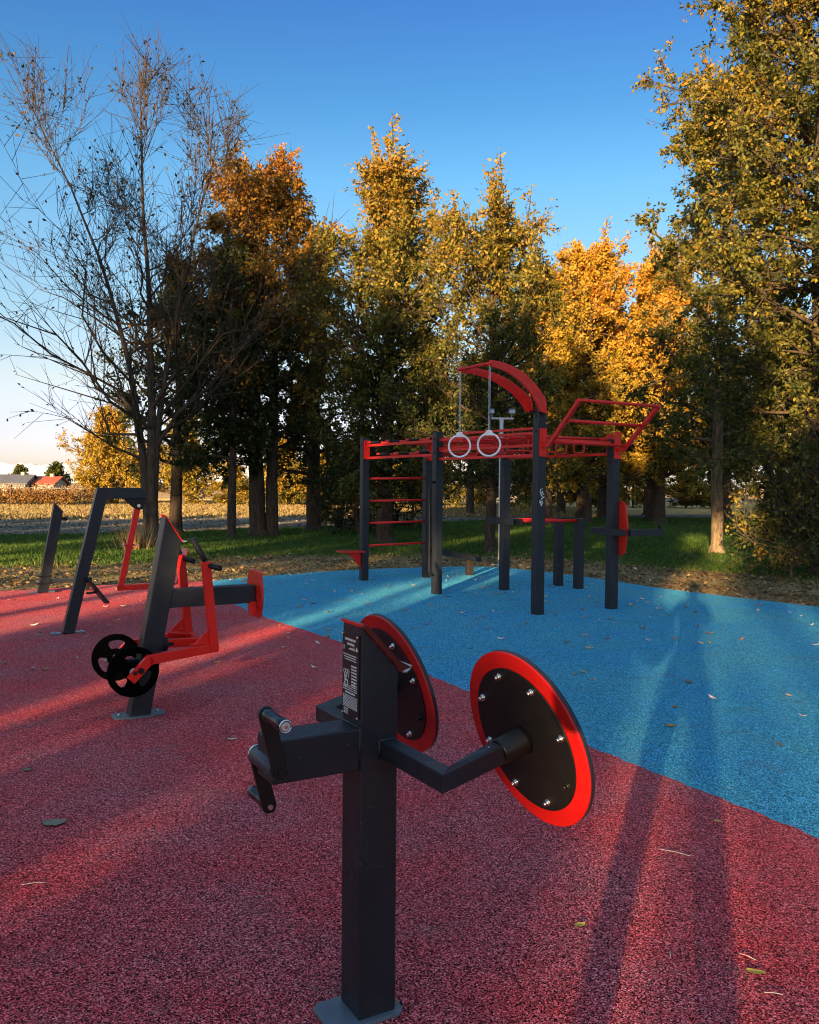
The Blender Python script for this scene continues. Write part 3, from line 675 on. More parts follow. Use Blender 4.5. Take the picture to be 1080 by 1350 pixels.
def make_tree(name, label, x, y, H_, r0, cb, prof, nprim, nleaf, leaf, lm, seed, group=None, cat='tree', elev=(25, 62), sec=9, tw=5, twl=.5,
              tint=(.45, .22, .2, .0), stems=None, bk=None, lean=(0, 0), seclen=.36, curve=1.25, trunk_n=12, droop=.25, thin=1.0, hang=0.0, secup=.25, shoots=0, z0=-.05, rjit=(.55, 1.26), spow=1.2, pth=1.0, rpow=.9, shl=(.08, .16), jit=.45, crook=.03, twr=1.0):
    rg = np.random.default_rng(seed); bk = bk or BARK
    t = thing(name, label, cat, (x, y, z0), group)
    tz = np.array([p[0] for p in prof]) * H_; tr_ = np.array([p[1] for p in prof])
    Rz = lambda z: np.interp(z, tz, tr_)
    stems = stems or [((0, 0), lean, .93, 1.0)]      # (foot offset, top offset, height share, radius share)
    SP0, SP1, SR0, SR1, SN = [], [], [], [], []
    big = [[], [], [], []]
    paths = []
    for (fo_, to_, hsh, rs) in stems:
        n = 14; hh = H_ * hsh; u = np.linspace(0, 1, n); wob = np.cumsum(rg.normal(0, .022 * H_ / 10, (n, 2)), 0); wob -= wob[0]
        pts = np.stack([fo_[0] + (to_[0] - fo_[0]) * u ** spow + wob[:, 0], fo_[1] + (to_[1] - fo_[1]) * u ** spow + wob[:, 1], hh * u], 1)
        rad = r0 * rs * (1 - .93 * u) ** rpow + .012
        rad[0] *= 1.45; paths.append((pts, rad, hh))
        pf = np.concatenate([pts[:1], pts[:1] + (pts[1:2] - pts[:1]) * .25, pts[1:]], 0); rf = np.concatenate([rad[:1], [r0 * rs * 1.02], rad[1:]])
        for i in range(len(pf) - 1): big[0].append(pf[i]); big[1].append(pf[i + 1]); big[2].append(rf[i]); big[3].append(rf[i + 1])
    P0, P1, A0, A1 = [], [], [], []; T0, T1, TP, TT = [], [], [], []
    ga = rg.uniform(0, 6.28)
    for i in range(nprim):
        pts, rad, hh = paths[i % len(paths)]
        tt_ = (i + .5) / nprim; z = H_ * (cb + (.96 - cb) * tt_ ** .92); z = min(z, hh * .97)
        p = np.array([np.interp(z, pts[:, 2], pts[:, 0]), np.interp(z, pts[:, 2], pts[:, 1]), z]); rb = np.interp(z, pts[:, 2], rad)
        ga += 2.39996 + rg.normal(0, .35); f_ = (z / H_ - cb) / (1 - cb)
        el = math.radians(elev[0] + (elev[1] - elev[0]) * max(f_, 0) + rg.normal(0, 7))
        L0 = Rz(z); z1 = z + L0 * math.tan(min(el, 1.25)); Rr = Rz(min(z1, H_ * .985)) * rg.uniform(*rjit)
        Rr = max(Rr, .25); z1 = min(z + Rr * math.tan(min(el, 1.25)), H_ * (.99 if f_ > .5 else .95))
        n = 6; u = np.linspace(0, 1, n); cu = np.array([math.cos(ga), math.sin(ga)])
        off = p[:2] - np.array([np.interp(z, pts[:, 2], pts[:, 0]) * 0, 0]) * 0
        ln_ = math.hypot(Rr, z1 - z)
        j = np.cumsum(rg.normal(0, crook * ln_, (n, 3)), 0); j -= j[0]
        pp_ = np.stack([p[0] + cu[0] * Rr * u, p[1] + cu[1] * Rr * u, z + (z1 - z) * u ** curve - hang * Rr * u ** 2], 1) + j
        rr_ = np.maximum(min(rb * .6, .028 * ln_ ** .9 * pth + .012) * (1 - u) ** .85, .006) * thin
        for q in range(n - 1): P0.append(pp_[q]); P1.append(pp_[q + 1]); A0.append(rr_[q]); A1.append(rr_[q + 1])
        pt_ = rg.normal(0, 1)
        ns = max(3, int(sec * (.5 + .5 * min(1, ln_ / 3))))
        for k in range(ns):
            s = .16 + .84 * (k + rg.uniform(0, 1)) / ns; s = min(s, 1)
            b = np.array([np.interp(s, u, pp_[:, c]) for c in range(3)]); tg = unit(pp_[min(int(s * 5) + 1, 5)] - pp_[min(int(s * 5), 4)])
            d = unit(tg * .75 + rg.normal(0, .55 * twr, 3) + np.array([0, 0, secup])); sl2 = ln_ * seclen * (1.12 - .62 * s) * rg.uniform(.6, 1.25) + .15
            m = b + d * sl2 * .5 + rg.normal(0, .03, 3); e = b + d * sl2 + np.array([0, 0, -droop * .25 * sl2]) + rg.normal(0, .05, 3)
            rs_ = max(.0045, np.interp(s, u, rr_) * .55)
            P0 += [b, m]; P1 += [m, e]; A0 += [rs_, rs_ * .7]; A1 += [rs_ * .7, .0035]
            T0.append(m); T1.append(e); TP.append(pt_); TT.append(1.0)
            for q in range(tw):
                v_ = rg.uniform(.2, 1); bb = b + (m - b) * (v_ * 2) if v_ < .5 else m + (e - m) * (v_ * 2 - 1)
                dd_ = unit(d * .6 + rg.normal(0, .7 * twr, 3) + np.array([0, 0, .12])); l2 = twl * rg.uniform(.5, 1.3)
                T0.append(bb); T1.append(bb + dd_ * l2); TP.append(pt_); TT.append(1.0)
    for i in range(shoots):              # leading shoots that stand above the crown
        pts, rad, hh = paths[i % len(paths)]
        a = rg.uniform(0, 6.28); hi = [q for q in P0 if q[2] > .6 * H_] or P0; p = np.array(hi[rg.integers(0, len(hi))])
        L_ = H_ * rg.uniform(*shl); e = p + np.array([rg.normal(0, .09) * L_ + .18 * L_ * math.cos(a), rg.normal(0, .09) * L_ + .18 * L_ * math.sin(a), L_])
        P0.append(p); P1.append(e); A0.append(.016 * thin); A1.append(.004)
        for _ in range(5): T0.append(p); T1.append(e); TP.append(rg.normal(0, 1)); TT.append(1.0)
        for q in range(5):
            b2 = p + (e - p) * rg.uniform(.1, .8); T0.append(b2); T1.append(b2 + unit(np.array([rg.normal(0, .4), rg.normal(0, .4), 1.])) * L_ * .22); TP.append(0.); TT.append(1.)
    T0 = np.array(T0); T1 = np.array(T1); TP = np.array(TP)
    v1, f1 = seg_mesh(big[0], big[1], big[2], big[3], trunk_n)
    V_, F_2 = [v1], [f1]; o = len(v1)
    v2, f2 = seg_mesh(P0, P1, A0, A1, 5); V_.append(v2); F_2.append(f2 + o); o += len(v2)
    v3, f3 = seg_mesh(T0, T1, np.full(len(T0), (.0058 if nleaf > 5000 else .0085) * thin), np.full(len(T0), (.0028 if nleaf > 5000 else .0045) * thin), 3); V_.append(v3); F_2.append(f3 + o)
    np_mesh('trunk', np.concatenate(V_), np.concatenate(F_2), bk, t, smooth=True)
    if nleaf:
        wq = rg.gamma(.55, 1, len(T0)) + .02; ix = rg.choice(len(T0), nleaf, p=wq / wq.sum()); s = rg.uniform(.1, 1.04, nleaf)[:, None]
        pos = T0[ix] + (T1[ix] - T0[ix]) * s + rg.normal(0, leaf * jit, (nleaf, 3)); d = unit(unit(T1[ix] - T0[ix]) * .6 + rg.normal(0, .6, (nleaf, 3)) + np.array([0, 0, -droop]))
        nn = unit(rg.normal(0, 1.0, (nleaf, 3)) + np.array([0, 0, .25])); ln = leaf * rg.uniform(.65, 1.3, nleaf)
        v4, f4 = leaf_mesh(pos, d, nn, ln)
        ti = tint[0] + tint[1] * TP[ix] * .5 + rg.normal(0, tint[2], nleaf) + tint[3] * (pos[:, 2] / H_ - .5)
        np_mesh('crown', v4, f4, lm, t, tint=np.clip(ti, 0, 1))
    return t
OV = [(0, .6), (.15, 1.4), (.3, 2.0), (.5, 2.1), (.7, 1.7), (.85, 1.05), (.95, .5), (1, .12)]   # upright oval crown, radius in metres
def scl(p, k): return [(a, b * k) for a, b in p]

def at(px, py):
    g = G(px, py, -.05); return g.x, g.y
# bare tree on the left
x, y = -6.45, 21.6
make_tree('bare_tree', 'tall nearly bare tree with spreading thin branches and few dry leaves at the left', x, y, 11.7, .165, .18,
          [(0, .8), (.2, 3.4), (.42, 4.5), (.60, 4.2), (.78, 3.3), (.92, 2.1), (1, .7)], 84, 2300, .10, leafmat('bare_tree_leaves', [(0, (.03, .03, .012)), (.6, (.11, .07, .02)), (1, (.30, .16, .03))], .25), 11,
          stems=[((-.04, 0), (-2.9, .5), .90, .72), ((.06, .03), (-.2, -.4), .97, .9), ((.12, 0), (1.6, .6), .88, .72)], tint=(.30, .3, .2, -.5), elev=(30, 64), sec=13, tw=3, twl=.85, seclen=.30, curve=1.15, thin=.8, secup=.45, shoots=24, droop=.1, rjit=(.5, 1.12), spow=1.9, pth=.5, rpow=1.6, jit=.15, crook=.055, twr=.62, bk=BARKD)
# orange topped tree and its neighbours
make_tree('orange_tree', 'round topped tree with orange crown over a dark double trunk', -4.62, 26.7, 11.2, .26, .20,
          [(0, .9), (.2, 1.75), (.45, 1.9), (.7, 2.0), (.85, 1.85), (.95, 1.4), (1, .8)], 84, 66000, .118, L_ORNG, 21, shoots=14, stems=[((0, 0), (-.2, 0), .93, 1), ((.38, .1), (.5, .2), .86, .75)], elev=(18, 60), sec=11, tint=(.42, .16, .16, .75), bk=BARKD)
make_tree('dark_tree', 'slim dark leaved tree right behind the bare tree on the left', -7.3, 27.3, 8.6, .20, .22,
          [(0, .8), (.3, 1.7), (.55, 1.9), (.8, 1.2), (1, .2)], 40, 17000, .13, L_GREEN, 22, elev=(15, 55), tint=(.3, .15, .2, .2), bk=BARKD)
make_tree('dark_tree', 'thin trunked dark leaved tree just left of the orange topped tree', -5.15, 25.3, 8.3, .13, .24,
          [(0, .7), (.3, 1.5), (.6, 1.7), (.85, 1.0), (1, .2)], 36, 19000, .13, L_GREEN, 23, elev=(10, 55), tint=(.3, .15, .2, .2), bk=BARKD)
make_tree('dark_tree', 'dark tree with leaning low branches between the orange topped tree and the wall bars', -3.35, 30.6, 9.8, .26, .14,
          [(0, 1.0), (.2, 2.3), (.5, 2.4), (.8, 1.5), (1, .3)], 46, 28000, .125, L_OLIV, 24, elev=(0, 58), tint=(.36, .16, .2, .3), bk=BARKD)
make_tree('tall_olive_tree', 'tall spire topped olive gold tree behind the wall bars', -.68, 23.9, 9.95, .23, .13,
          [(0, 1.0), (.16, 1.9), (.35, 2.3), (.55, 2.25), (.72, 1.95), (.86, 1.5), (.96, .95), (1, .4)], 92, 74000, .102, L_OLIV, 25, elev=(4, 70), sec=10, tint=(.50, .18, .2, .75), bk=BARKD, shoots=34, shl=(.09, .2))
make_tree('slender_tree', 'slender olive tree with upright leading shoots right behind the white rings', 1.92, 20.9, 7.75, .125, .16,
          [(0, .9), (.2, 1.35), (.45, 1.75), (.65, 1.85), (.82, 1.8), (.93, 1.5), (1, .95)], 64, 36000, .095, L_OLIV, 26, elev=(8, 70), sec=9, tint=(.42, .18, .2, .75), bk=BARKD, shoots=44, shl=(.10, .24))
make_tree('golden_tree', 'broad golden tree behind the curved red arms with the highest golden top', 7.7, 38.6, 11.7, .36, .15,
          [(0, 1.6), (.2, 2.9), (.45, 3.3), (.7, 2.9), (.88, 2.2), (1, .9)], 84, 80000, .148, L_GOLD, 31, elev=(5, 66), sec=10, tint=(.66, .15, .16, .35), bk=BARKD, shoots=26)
make_tree('golden_tree', 'orange gold tree next to the big dark tree on the right', 11.3, 39.6, 11.7, .33, .15,
          [(0, 1.4), (.2, 2.3), (.45, 2.6), (.7, 2.3), (.88, 1.7), (1, .8)], 72, 64000, .148, L_GOLD, 32, elev=(5, 66), sec=10, tint=(.74, .14, .15, .3), bk=BARKD, shoots=26)
make_tree('golden_tree', 'smaller yellow tree between the slender tree and the broad golden tree', 5.6, 36.0, 10.6, .30, .15,
          [(0, 1.4), (.2, 2.2), (.45, 2.5), (.7, 1.9), (.88, 1.1), (1, .3)], 64, 50000, .142, L_GOLD, 33, elev=(5, 64), sec=10, tint=(.52, .16, .18, .35), bk=BARKD, shoots=26)
make_tree('big_tree', 'very tall bushy tree with branches to the ground at the right edge', 7.65, 15.9, 15.6, .20, .05,
          [(0, .8), (.06, 1.1), (.12, 1.7), (.2, 2.75), (.38, 2.95), (.55, 2.75), (.70, 2.2), (.84, 1.5), (1, .5)], 190, 225000, .082, L_OLIV, 41, elev=(-8, 56), sec=12, tw=6, twl=.42, tint=(.60, .2, .2, .5), bk=BARKD, stems=[((-.1, 0), (-.3, 0), .96, 1), ((.3, .1), (.5, .3), .9, .8)], shoots=50, hang=.05, pth=.5, rpow=1.2, rjit=(.62, 1.1))
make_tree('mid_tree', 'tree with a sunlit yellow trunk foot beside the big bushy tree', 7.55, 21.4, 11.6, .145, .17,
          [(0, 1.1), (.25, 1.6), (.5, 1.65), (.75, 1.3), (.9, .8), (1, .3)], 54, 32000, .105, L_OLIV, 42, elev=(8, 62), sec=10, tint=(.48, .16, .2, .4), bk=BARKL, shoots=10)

# background trees: two kinds, copied
k1 = make_tree('background_tree', '', 10.3, 46.5, 11.0, .30, .25, [(0, 1.6), (.2, 2.6), (.5, 2.8), (.8, 1.7), (1, .3)], 46, 19000, .20, L_OLIV, 51, group='trees of the wood behind the lawn', elev=(12, 60), sec=9, tint=(.40, .16, .2, .3), bk=BARKD)
k2 = make_tree('background_tree', '', 13.8, 50.5, 10.0, .26, .27, [(0, 1.5), (.2, 2.4), (.5, 2.5), (.8, 1.5), (1, .3)], 44, 18000, .20, L_GREEN, 52, group='trees of the wood behind the lawn', elev=(12, 60), sec=9, tint=(.42, .16, .2, .3), bk=BARKD)
lab = 'tree in the shaded wood far behind the lawn'
k1['label'] = lab; k2['label'] = lab
spots = [(3.4, 49), (6.9, 44.5), (9.2, 53), (12.1, 43.5), (16.2, 45), (18.6, 51), (17.2, 40.5), (21.5, 46), (5.3, 57), (13.0, 58), (24.5, 53), (1.0, 55), (15.0, 36.5)]
for i, (sx, sy) in enumerate(spots):
    copy_tree(k1 if i % 2 else k2, (sx, sy, -.05), rnd.uniform(0, 6.28), rnd.uniform(.75, 1.05))
# low bushes that fill the far side of the field
b1 = make_tree('bush', '', -9.5, 66, 4.6, .08, .03, [(0, 1.5), (.3, 2.3), (.7, 1.8), (1, .5)], 44, 15000, .20, L_GOLD, 61, group='yellow bushes along the far side of the field', cat='bush', elev=(10, 65), sec=8, tint=(.45, .2, .2, .2))
b1['label'] = 'yellow green bush in the row along the far side of the field'
for i in range(13):
    copy_tree(b1, (-12.8 + 3.1 * i + rnd.uniform(-.6, .6), 66.5 + rnd.uniform(-2, 3) + .25 * i, -.05), rnd.uniform(0, 6), (rnd.uniform(.8, 1.15), rnd.uniform(.8, 1.15), rnd.uniform(.55, 1.15)))
b2 = make_tree('dark_bush', '', -1.7, 28.3, 2.9, .05, .03, [(0, .9), (.3, 1.4), (.7, 1.2), (1, .3)], 34, 9000, .11, L_GREEN, 62, group='dark bushes under the trees', cat='bush', elev=(5, 60), sec=8, tint=(.4, .2, .2, .2))
b2['label'] = 'dark leafy bush under the trees behind the wall bars'
for (sx, sy, k_) in ((.1, 31.5, 1.0), (-2.6, 33.5, 1.05)):
    copy_tree(b2, (sx, sy, -.05), rnd.uniform(0, 6), k_)
make_tree('big_tree_undergrowth', 'leafy green suckers at the foot of the big tree at the right edge', 6.75, 15.4, 1.7, .03, .03, [(0, .4), (.4, .8), (.8, .6), (1, .2)], 26, 3600, .085, L_OLIV, 63, cat='shrub', elev=(20, 60), sec=7, tint=(.45, .2, .2, .1))
# golden willow at the far left and small trees by the houses
make_tree('golden_willow', 'big golden feathery tree beyond the field at the far left', -22.6, 66, 6.6, .22, .04, [(0, 2.2), (.25, 3.6), (.55, 3.3), (.8, 2.2), (1, .6)], 72, 42000, .19, L_GOLD, 71, elev=(20, 66), sec=10, twl=.8, tint=(.60, .14, .18, .2))
make_tree('golden_willow', 'lower golden tree to the right of the feathery tree beyond the field', -17.3, 67, 6.2, .2, .04, [(0, 2.0), (.25, 3.1), (.55, 2.8), (.8, 1.8), (1, .5)], 60, 34000, .19, L_GOLD, 72, elev=(20, 66), sec=10, twl=.8, tint=(.50, .14, .18, .2))
make_tree('village_tree', 'dark rounded tree between the grey and the red roof', -70, 157, 3.9, .2, .1, [(0, 1.6), (.4, 2.2), (.8, 1.4), (1, .4)], 34, 5000, .45, L_GREEN, 73, elev=(10, 60), tint=(.5, .2, .2, .1))
make_tree('village_tree', 'dark tree behind the red roof', -64, 158, 4.6, .2, .1, [(0, 1.6), (.4, 2.4), (.8, 1.5), (1, .4)], 34, 5000, .45, L_GREEN, 74, elev=(10, 60), tint=(.5, .2, .2, .1))

# vineyard rows with posts at the far left
for r_i, yy in enumerate((59, 63)):
    t = thing('vine_row', ('nearer' if r_i == 0 else 'farther') + ' row of brown vines on posts beyond the yellow field', 'vineyard', (-28, yy, -.05), 'vine rows')
    rg = np.random.default_rng(80 + r_i); n = 9000; xs = rg.uniform(-22, 5.2, n); zz = np.abs(rg.normal(0, .35, n)) + .12 + .5 * rg.uniform(0, 1, n)
    pos = np.stack([xs, rg.normal(0, .18, n), zz], 1)
    v4, f4 = leaf_mesh(pos, unit(rg.normal(0, 1, (n, 3))), unit(rg.normal(0, 1, (n, 3))), rg.uniform(.12, .24, n))
    np_mesh('foliage', v4, f4, L_VINE, t, tint=np.clip(rg.normal(.5, .25, n), 0, 1))
    for k_ in range(8):
        MB().box(V((-28 - 20 + 3.5 * k_, yy, .68)), ((1, 0, 0), (0, 1, 0), Z3), (.045, .045, .66)).build('post', BARK, t)
    MB().bar(V((-50, yy, 1.15)), V((-23, yy, 1.15)), .01, .01).build('wire', GALV, t)

# houses
def house(name, label, x, y, wd, dp, h, rh, rc, wall):
    t = thing(name, label, 'house', (x, y, -.05)); X, Y = V((1, 0, 0)), V((0, 1, 0)); o = V((x, y, 0))
    k = MB(); k.box(o + Z3 * h / 2, (X, Y, Z3), (wd / 2, dp / 2, h / 2)); k.prism([(-dp / 2, 0), (dp / 2, 0), (0, rh - .1)], o + Z3 * (h + .002), Y, Z3, wd); k.build('wall', wall, t)
    k = MB(); s = .5
    for sg in (-1, 1):
        a = o + Y * sg * (dp / 2 + s) + Z3 * (h - s * rh / (dp / 2)); b = o + Z3 * (h + rh)
        k.add([a - X * (wd / 2 + s), a + X * (wd / 2 + s), b + X * (wd / 2 + s), b - X * (wd / 2 + s), a - X * (wd / 2 + s) + Z3 * .18, a + X * (wd / 2 + s) + Z3 * .18, b + X * (wd / 2 + s) + Z3 * .18, b - X * (wd / 2 + s) + Z3 * .18],
              [(0, 1, 2, 3), (4, 5, 6, 7), (0, 1, 5, 4), (1, 2, 6, 5), (2, 3, 7, 6), (3, 0, 4, 7)])
    rf = k.build('roof', rc, t)
    MB().box(o + X * wd * .2 + Z3 * (h + rh + .1), (X, Y, Z3), (.3, .3, .5)).build('chimney', wall, rf)
    for dx in (-.32, -.08, .18, .36):
        MB().box(o + X * wd * dx - Y * (dp / 2 + .003) + Z3 * (h * .52), (X, Y, Z3), (.5, .03, .6)).build('window', mat('dark_glass', (.03, .035, .04), .15), t)
WALLW = paint('pale_render', (.34, .30, .25), .8, .1)
house('grey_roof_house', 'pale house with a grey roof far beyond the vineyard', -68.4, 152, 5.4, 6, 1.4, 1.3, paint('grey_tiles', (.10, .11, .13), .7, .3), WALLW)
house('red_roof_house', 'low house with a red tiled roof beside the grey roofed house', -64.0, 154, 4.6, 6, 1.35, 1.1, paint('red_tiles', (.36, .09, .05), .7, .3), WALLW)
# mountains
rg = np.random.default_rng(5); n = 160; xs = np.linspace(-3400, 400, n); ridge = 78 + 16 * np.abs(np.sin(xs * .0052 + 1)) + 16 * np.abs(np.sin(xs * .013)) + rg.uniform(0, 8, n)
rows = []
for k_, (dy, hf) in enumerate(((0, 0), (150, .35), (320, .7), (480, 1.0), (700, .6), (900, 0))):
    rows.append(np.stack([xs, 4300 + dy + rg.normal(0, 30, n), ridge * hf * (1 + rg.normal(0, .05, n)) - 2], 1))
Vm = np.concatenate(rows); fm = np.array([(r * n + i, r * n + i + 1, (r + 1) * n + i + 1, (r + 1) * n + i) for r in range(5) for i in range(n - 1)])
mo = np_mesh('mountains', Vm, fm, soil('haze_tinted_rock', [(.4, (.26, .33, .44)), (.6, (.46, .52, .60))], .004, .02, .1), smooth=False); mo['kind'] = 'structure'  # pale blue of distance haze is put into the rock colour

# ------------------------------------------------------------------ grass, litter, fallen leaves
def in_poly(px, py, poly):
    ins = np.zeros(len(px), bool); n = len(poly); j = n - 1
    for i in range(n):
        xi, yi = poly[i]; xj, yj = poly[j]
        ins ^= ((yi > py) != (yj > py)) & (px < (xj - xi) * (py - yi) / (yj - yi + 1e-12) + xi); j = i
    return ins
RINGS = list(bback) + [(12, 3), (20, 3), (20, 9)]
rg = np.random.default_rng(91)
N = 420000; yy = 14 + 32 * rg.uniform(0, 1, N) ** 1.5; xx = rg.uniform(-.62, .62, N) * (yy + 2)
litter_edge = smooth_line([(-20, 11), (-7.84, 16.2), (-5.8, 17.1), (-3.6, 19.2), (-1.5, 19.7), (1.2, 20.2), (3.3, 19.2), (5.2, 17.3), (7.4, 15.3), (12, 10)])
le = np.array(sorted(litter_edge)); ly = np.interp(xx, le[:, 0], le[:, 1]) + rg.normal(0, .55, N)
lim = np.interp(xx, [-20, -12.3, -8.4, -4, -1, 10, 60], [23, 26, 28.1, 32.1, 36.8, 45.8, 46])
pe = np.array(sorted(list(bback) + list(rback))); pedge = np.interp(xx, pe[:, 0], pe[:, 1])
clump = np.sin(xx * 2.1 + 1.3 * np.sin(yy * 1.7)) * np.sin(yy * 2.6 + np.sin(xx * 1.1))
keep = (yy < lim) & ((yy > ly) | ((rg.uniform(0, 1, N) < .045 + .04 * clump) & (yy > pedge + .15)))
xx, yy, clump, edge = xx[keep], yy[keep], clump[keep], (yy - ly)[keep]; n = len(xx)
hgt = rg.uniform(.035, .10, n) * (1 + .4 * clump) * np.where(edge < 0, .6, 1); ang = rg.uniform(0, 6.28, n); wdt = .006 + .00028 * yy
base = np.stack([xx, yy, np.full(n, -.046)], 1); side = np.stack([np.cos(ang), np.sin(ang), np.zeros(n)], 1) * wdt[:, None]
tip = base + np.stack([rg.normal(0, .4, n), rg.normal(0, .4, n), np.ones(n)], 1) * hgt[:, None]
vg = np.stack([base - side, base + side, tip], 1).reshape(-1, 3)
go = np_mesh('grass', vg, np.arange(3 * n).reshape(-1, 3), L_GRASS, tint=np.clip(.42 + .16 * clump + rg.normal(0, .17, n) + np.where(edge < .4, .3, 0), 0, 1)); tag(go, 'short green grass of the lawn under the trees', 'grass', kind='stuff')
N = 90000; yy = 10 + 22 * rg.uniform(0, 1, N) ** 1.3; xx = rg.uniform(-.62, .62, N) * (yy + 2)
ly = np.interp(xx, le[:, 0], le[:, 1]); pedge = np.interp(xx, pe[:, 0], pe[:, 1])
dens = np.where(yy < ly, 1.0, .10 * np.exp(-(yy - ly) / 2.5) + .012)
dens = np.maximum(dens, .8 * np.exp(-((xx - 7.3) ** 2 + (yy - 19.6) ** 2) / 3.2)); dens = np.maximum(dens, .5 * np.exp(-((xx + 6.4) ** 2 + (yy - 20.6) ** 2) / 1.5))
wave = .6 + .5 * np.sin((yy - ly) * 3.4 + xx * .5) * np.sin(xx * 1.3 + yy)
keep = (yy > pedge + .04) & (rg.uniform(0, 1, N) < dens * np.clip(wave, .15, 1.1)); xx, yy = xx[keep], yy[keep]; n = len(xx)
pos = np.stack([xx, yy, -.036 + rg.uniform(0, .03, n)], 1); a = rg.uniform(0, 6.28, n); d = np.stack([np.cos(a), np.sin(a), rg.normal(0, .22, n)], 1)
v4, f4 = leaf_mesh(pos, unit(d), unit(rg.normal(0, .6, (n, 3)) + np.array([0, 0, 1.])), rg.uniform(.04, .095, n), .6, .15)
lo = np_mesh('leaf_litter_cover', v4, f4, L_BROWN, tint=np.clip(rg.normal(.36, .28, n), 0, 1)); tag(lo, 'dry brown leaves strewn along the edge of the rubber surface', 'leaf litter', kind='stuff')
# stubble on the yellow field
n = 45000; yy = rg.uniform(36, 78, n); xx = -60 + 72 * rg.uniform(0, 1, n); kp = yy > np.interp(xx, [-60, -17, -9, 12], [36, 36, 41, 47]); xx, yy = xx[kp], yy[kp]; n = len(xx)
base = np.stack([xx, yy, np.full(n, -.054)], 1); a = rg.normal(0, .7, n); side = np.stack([np.cos(a), np.sin(a), np.zeros(n)], 1) * rg.uniform(.03, .09, n)[:, None]
tip = base + np.stack([rg.normal(0, .05, n), rg.normal(0, .05, n), rg.uniform(.06, .17, n)], 1)
sb = np_mesh('stubble', np.stack([base - side, base + side, tip], 1).reshape(-1, 3), np.arange(3 * n).reshape(-1, 3), leafmat('stubble_straw', [(0, (.14, .095, .03)), (.5, (.25, .185, .075)), (1, (.38, .29, .12))]), tint=rg.uniform(0, 1, n)); tag(sb, 'short yellow stubble standing on the harvested field', 'stubble', kind='stuff')
# clods on the ploughed strip
n = 15000; yy = rg.uniform(25, 46, n); xx = rg.uniform(-.62, .62, n) * (yy + 2); lo_y = np.interp(xx, [-20, -12.3, -8.4, -4, -1, 10, 60], [23.4, 26.4, 28.5, 32.5, 37.2, 46.2, 46.4]); hi_y = np.interp(xx, [-40, -17, -8.6, -3, 20], [30, 35.6, 41, 44.6, 56]); kp = (yy > lo_y) & (yy < hi_y); xx, yy = xx[kp], yy[kp]; n = len(xx)
a = rg.uniform(0, 6.28, n); v4, f4 = leaf_mesh(np.stack([xx, yy, np.full(n, -.05)], 1), unit(np.stack([np.cos(a), np.sin(a), rg.uniform(0, .7, n)], 1)), unit(rg.normal(0, .7, (n, 3)) + np.array([0, 0, 1.])), rg.uniform(.05, .11, n), .8, .2)
cl = np_mesh('soil_clods', v4, f4, leafmat('clod_earth', [(0, (.06, .053, .044)), (.6, (.16, .14, .11)), (1, (.34, .31, .25))], .02), tint=rg.uniform(0, 1, n)); tag(cl, 'grey brown clods of earth on the ploughed strip', 'clods', kind='stuff')
# dry grass tuft at the bare tree
n = 260; a = rg.uniform(0, 6.28, n); rr = np.abs(rg.normal(0, .28, n)); base = np.stack([rr * np.cos(a), rr * np.sin(a), np.zeros(n)], 1)
tip = base + np.stack([np.cos(a) * rg.uniform(.05, .4, n), np.sin(a) * rg.uniform(.05, .4, n), rg.uniform(.25, .8, n)], 1); side = np.stack([-np.sin(a), np.cos(a), np.zeros(n)], 1) * .012
tt_ = np_mesh('grass_tuft', np.stack([base - side, base + side, tip], 1).reshape(-1, 3), np.arange(3 * n).reshape(-1, 3), L_BROWN, tint=np.clip(rg.normal(.6, .2, n), 0, 1)); tt_.location = (-6.55, 20.9, -.05)
tag(tt_, 'tuft of long dry grass at the foot of the bare tree', 'grass tuft')

def leafobj(name, L_, wd, curl, m, seed):
    rg = random.Random(seed); nx, ny = 7, 4; vs, fs = [], []
    for i in range(nx + 1):
        u = i / nx; half = wd * (math.sin(math.pi * u ** .8) ** .8) * .5 + .0008
        for j in range(ny + 1):
            v = (j / ny - .5) * 2; yv = v * half * (1 + .15 * rg.uniform(-1, 1) * (abs(v) > .8))
            vs.append(((u - .5) * L_, yv, curl * L_ * ((v * v) * .35 + (2 * u - 1) ** 2 * .45) + .001 + rg.uniform(0, .03) * L_ * abs(v)))
    for i in range(nx):
        for j in range(ny): q = i * (ny + 1) + j; fs.append((q, q + 1, q + ny + 2, q + ny + 1))
    me = bpy.data.meshes.new(name); me.from_pydata(vs, [], fs); me.polygons.foreach_set('use_smooth', [True] * len(fs)); me.update(); me.materials.append(m); return me
def lm2(name, c):
    m = mat(name, c, .6, 0, .3); k = NB(m); k.l(k.ramp(k.noise(60, 4), [(.3, tuple(v * .6 for v in c)), (.7, tuple(min(1, v * 1.3) for v in c))]), k.b.inputs['Base Color']); return m
leafm = [lm2('pale_dry_leaf', (.52, .44, .32)), lm2('tan_leaf', (.36, .23, .11)), lm2('yellow_leaf', (.56, .38, .07)), lm2('grey_brown_leaf', (.20, .17, .13)), lm2('white_leaf_back', (.62, .60, .55))]
shapes = [leafobj('fallen_leaf', .064, .030, .35, leafm[i], 5 + i) for i in range(5)]
bpoly = list(reversed(seam)) + [(8.5, -1.5)] + list(reversed(bback))[:-1]
rpoly = list(seam) + list(reversed(rback))[1:] + [(-14, -6), (5.5, -6)]
pr = random.Random(44)
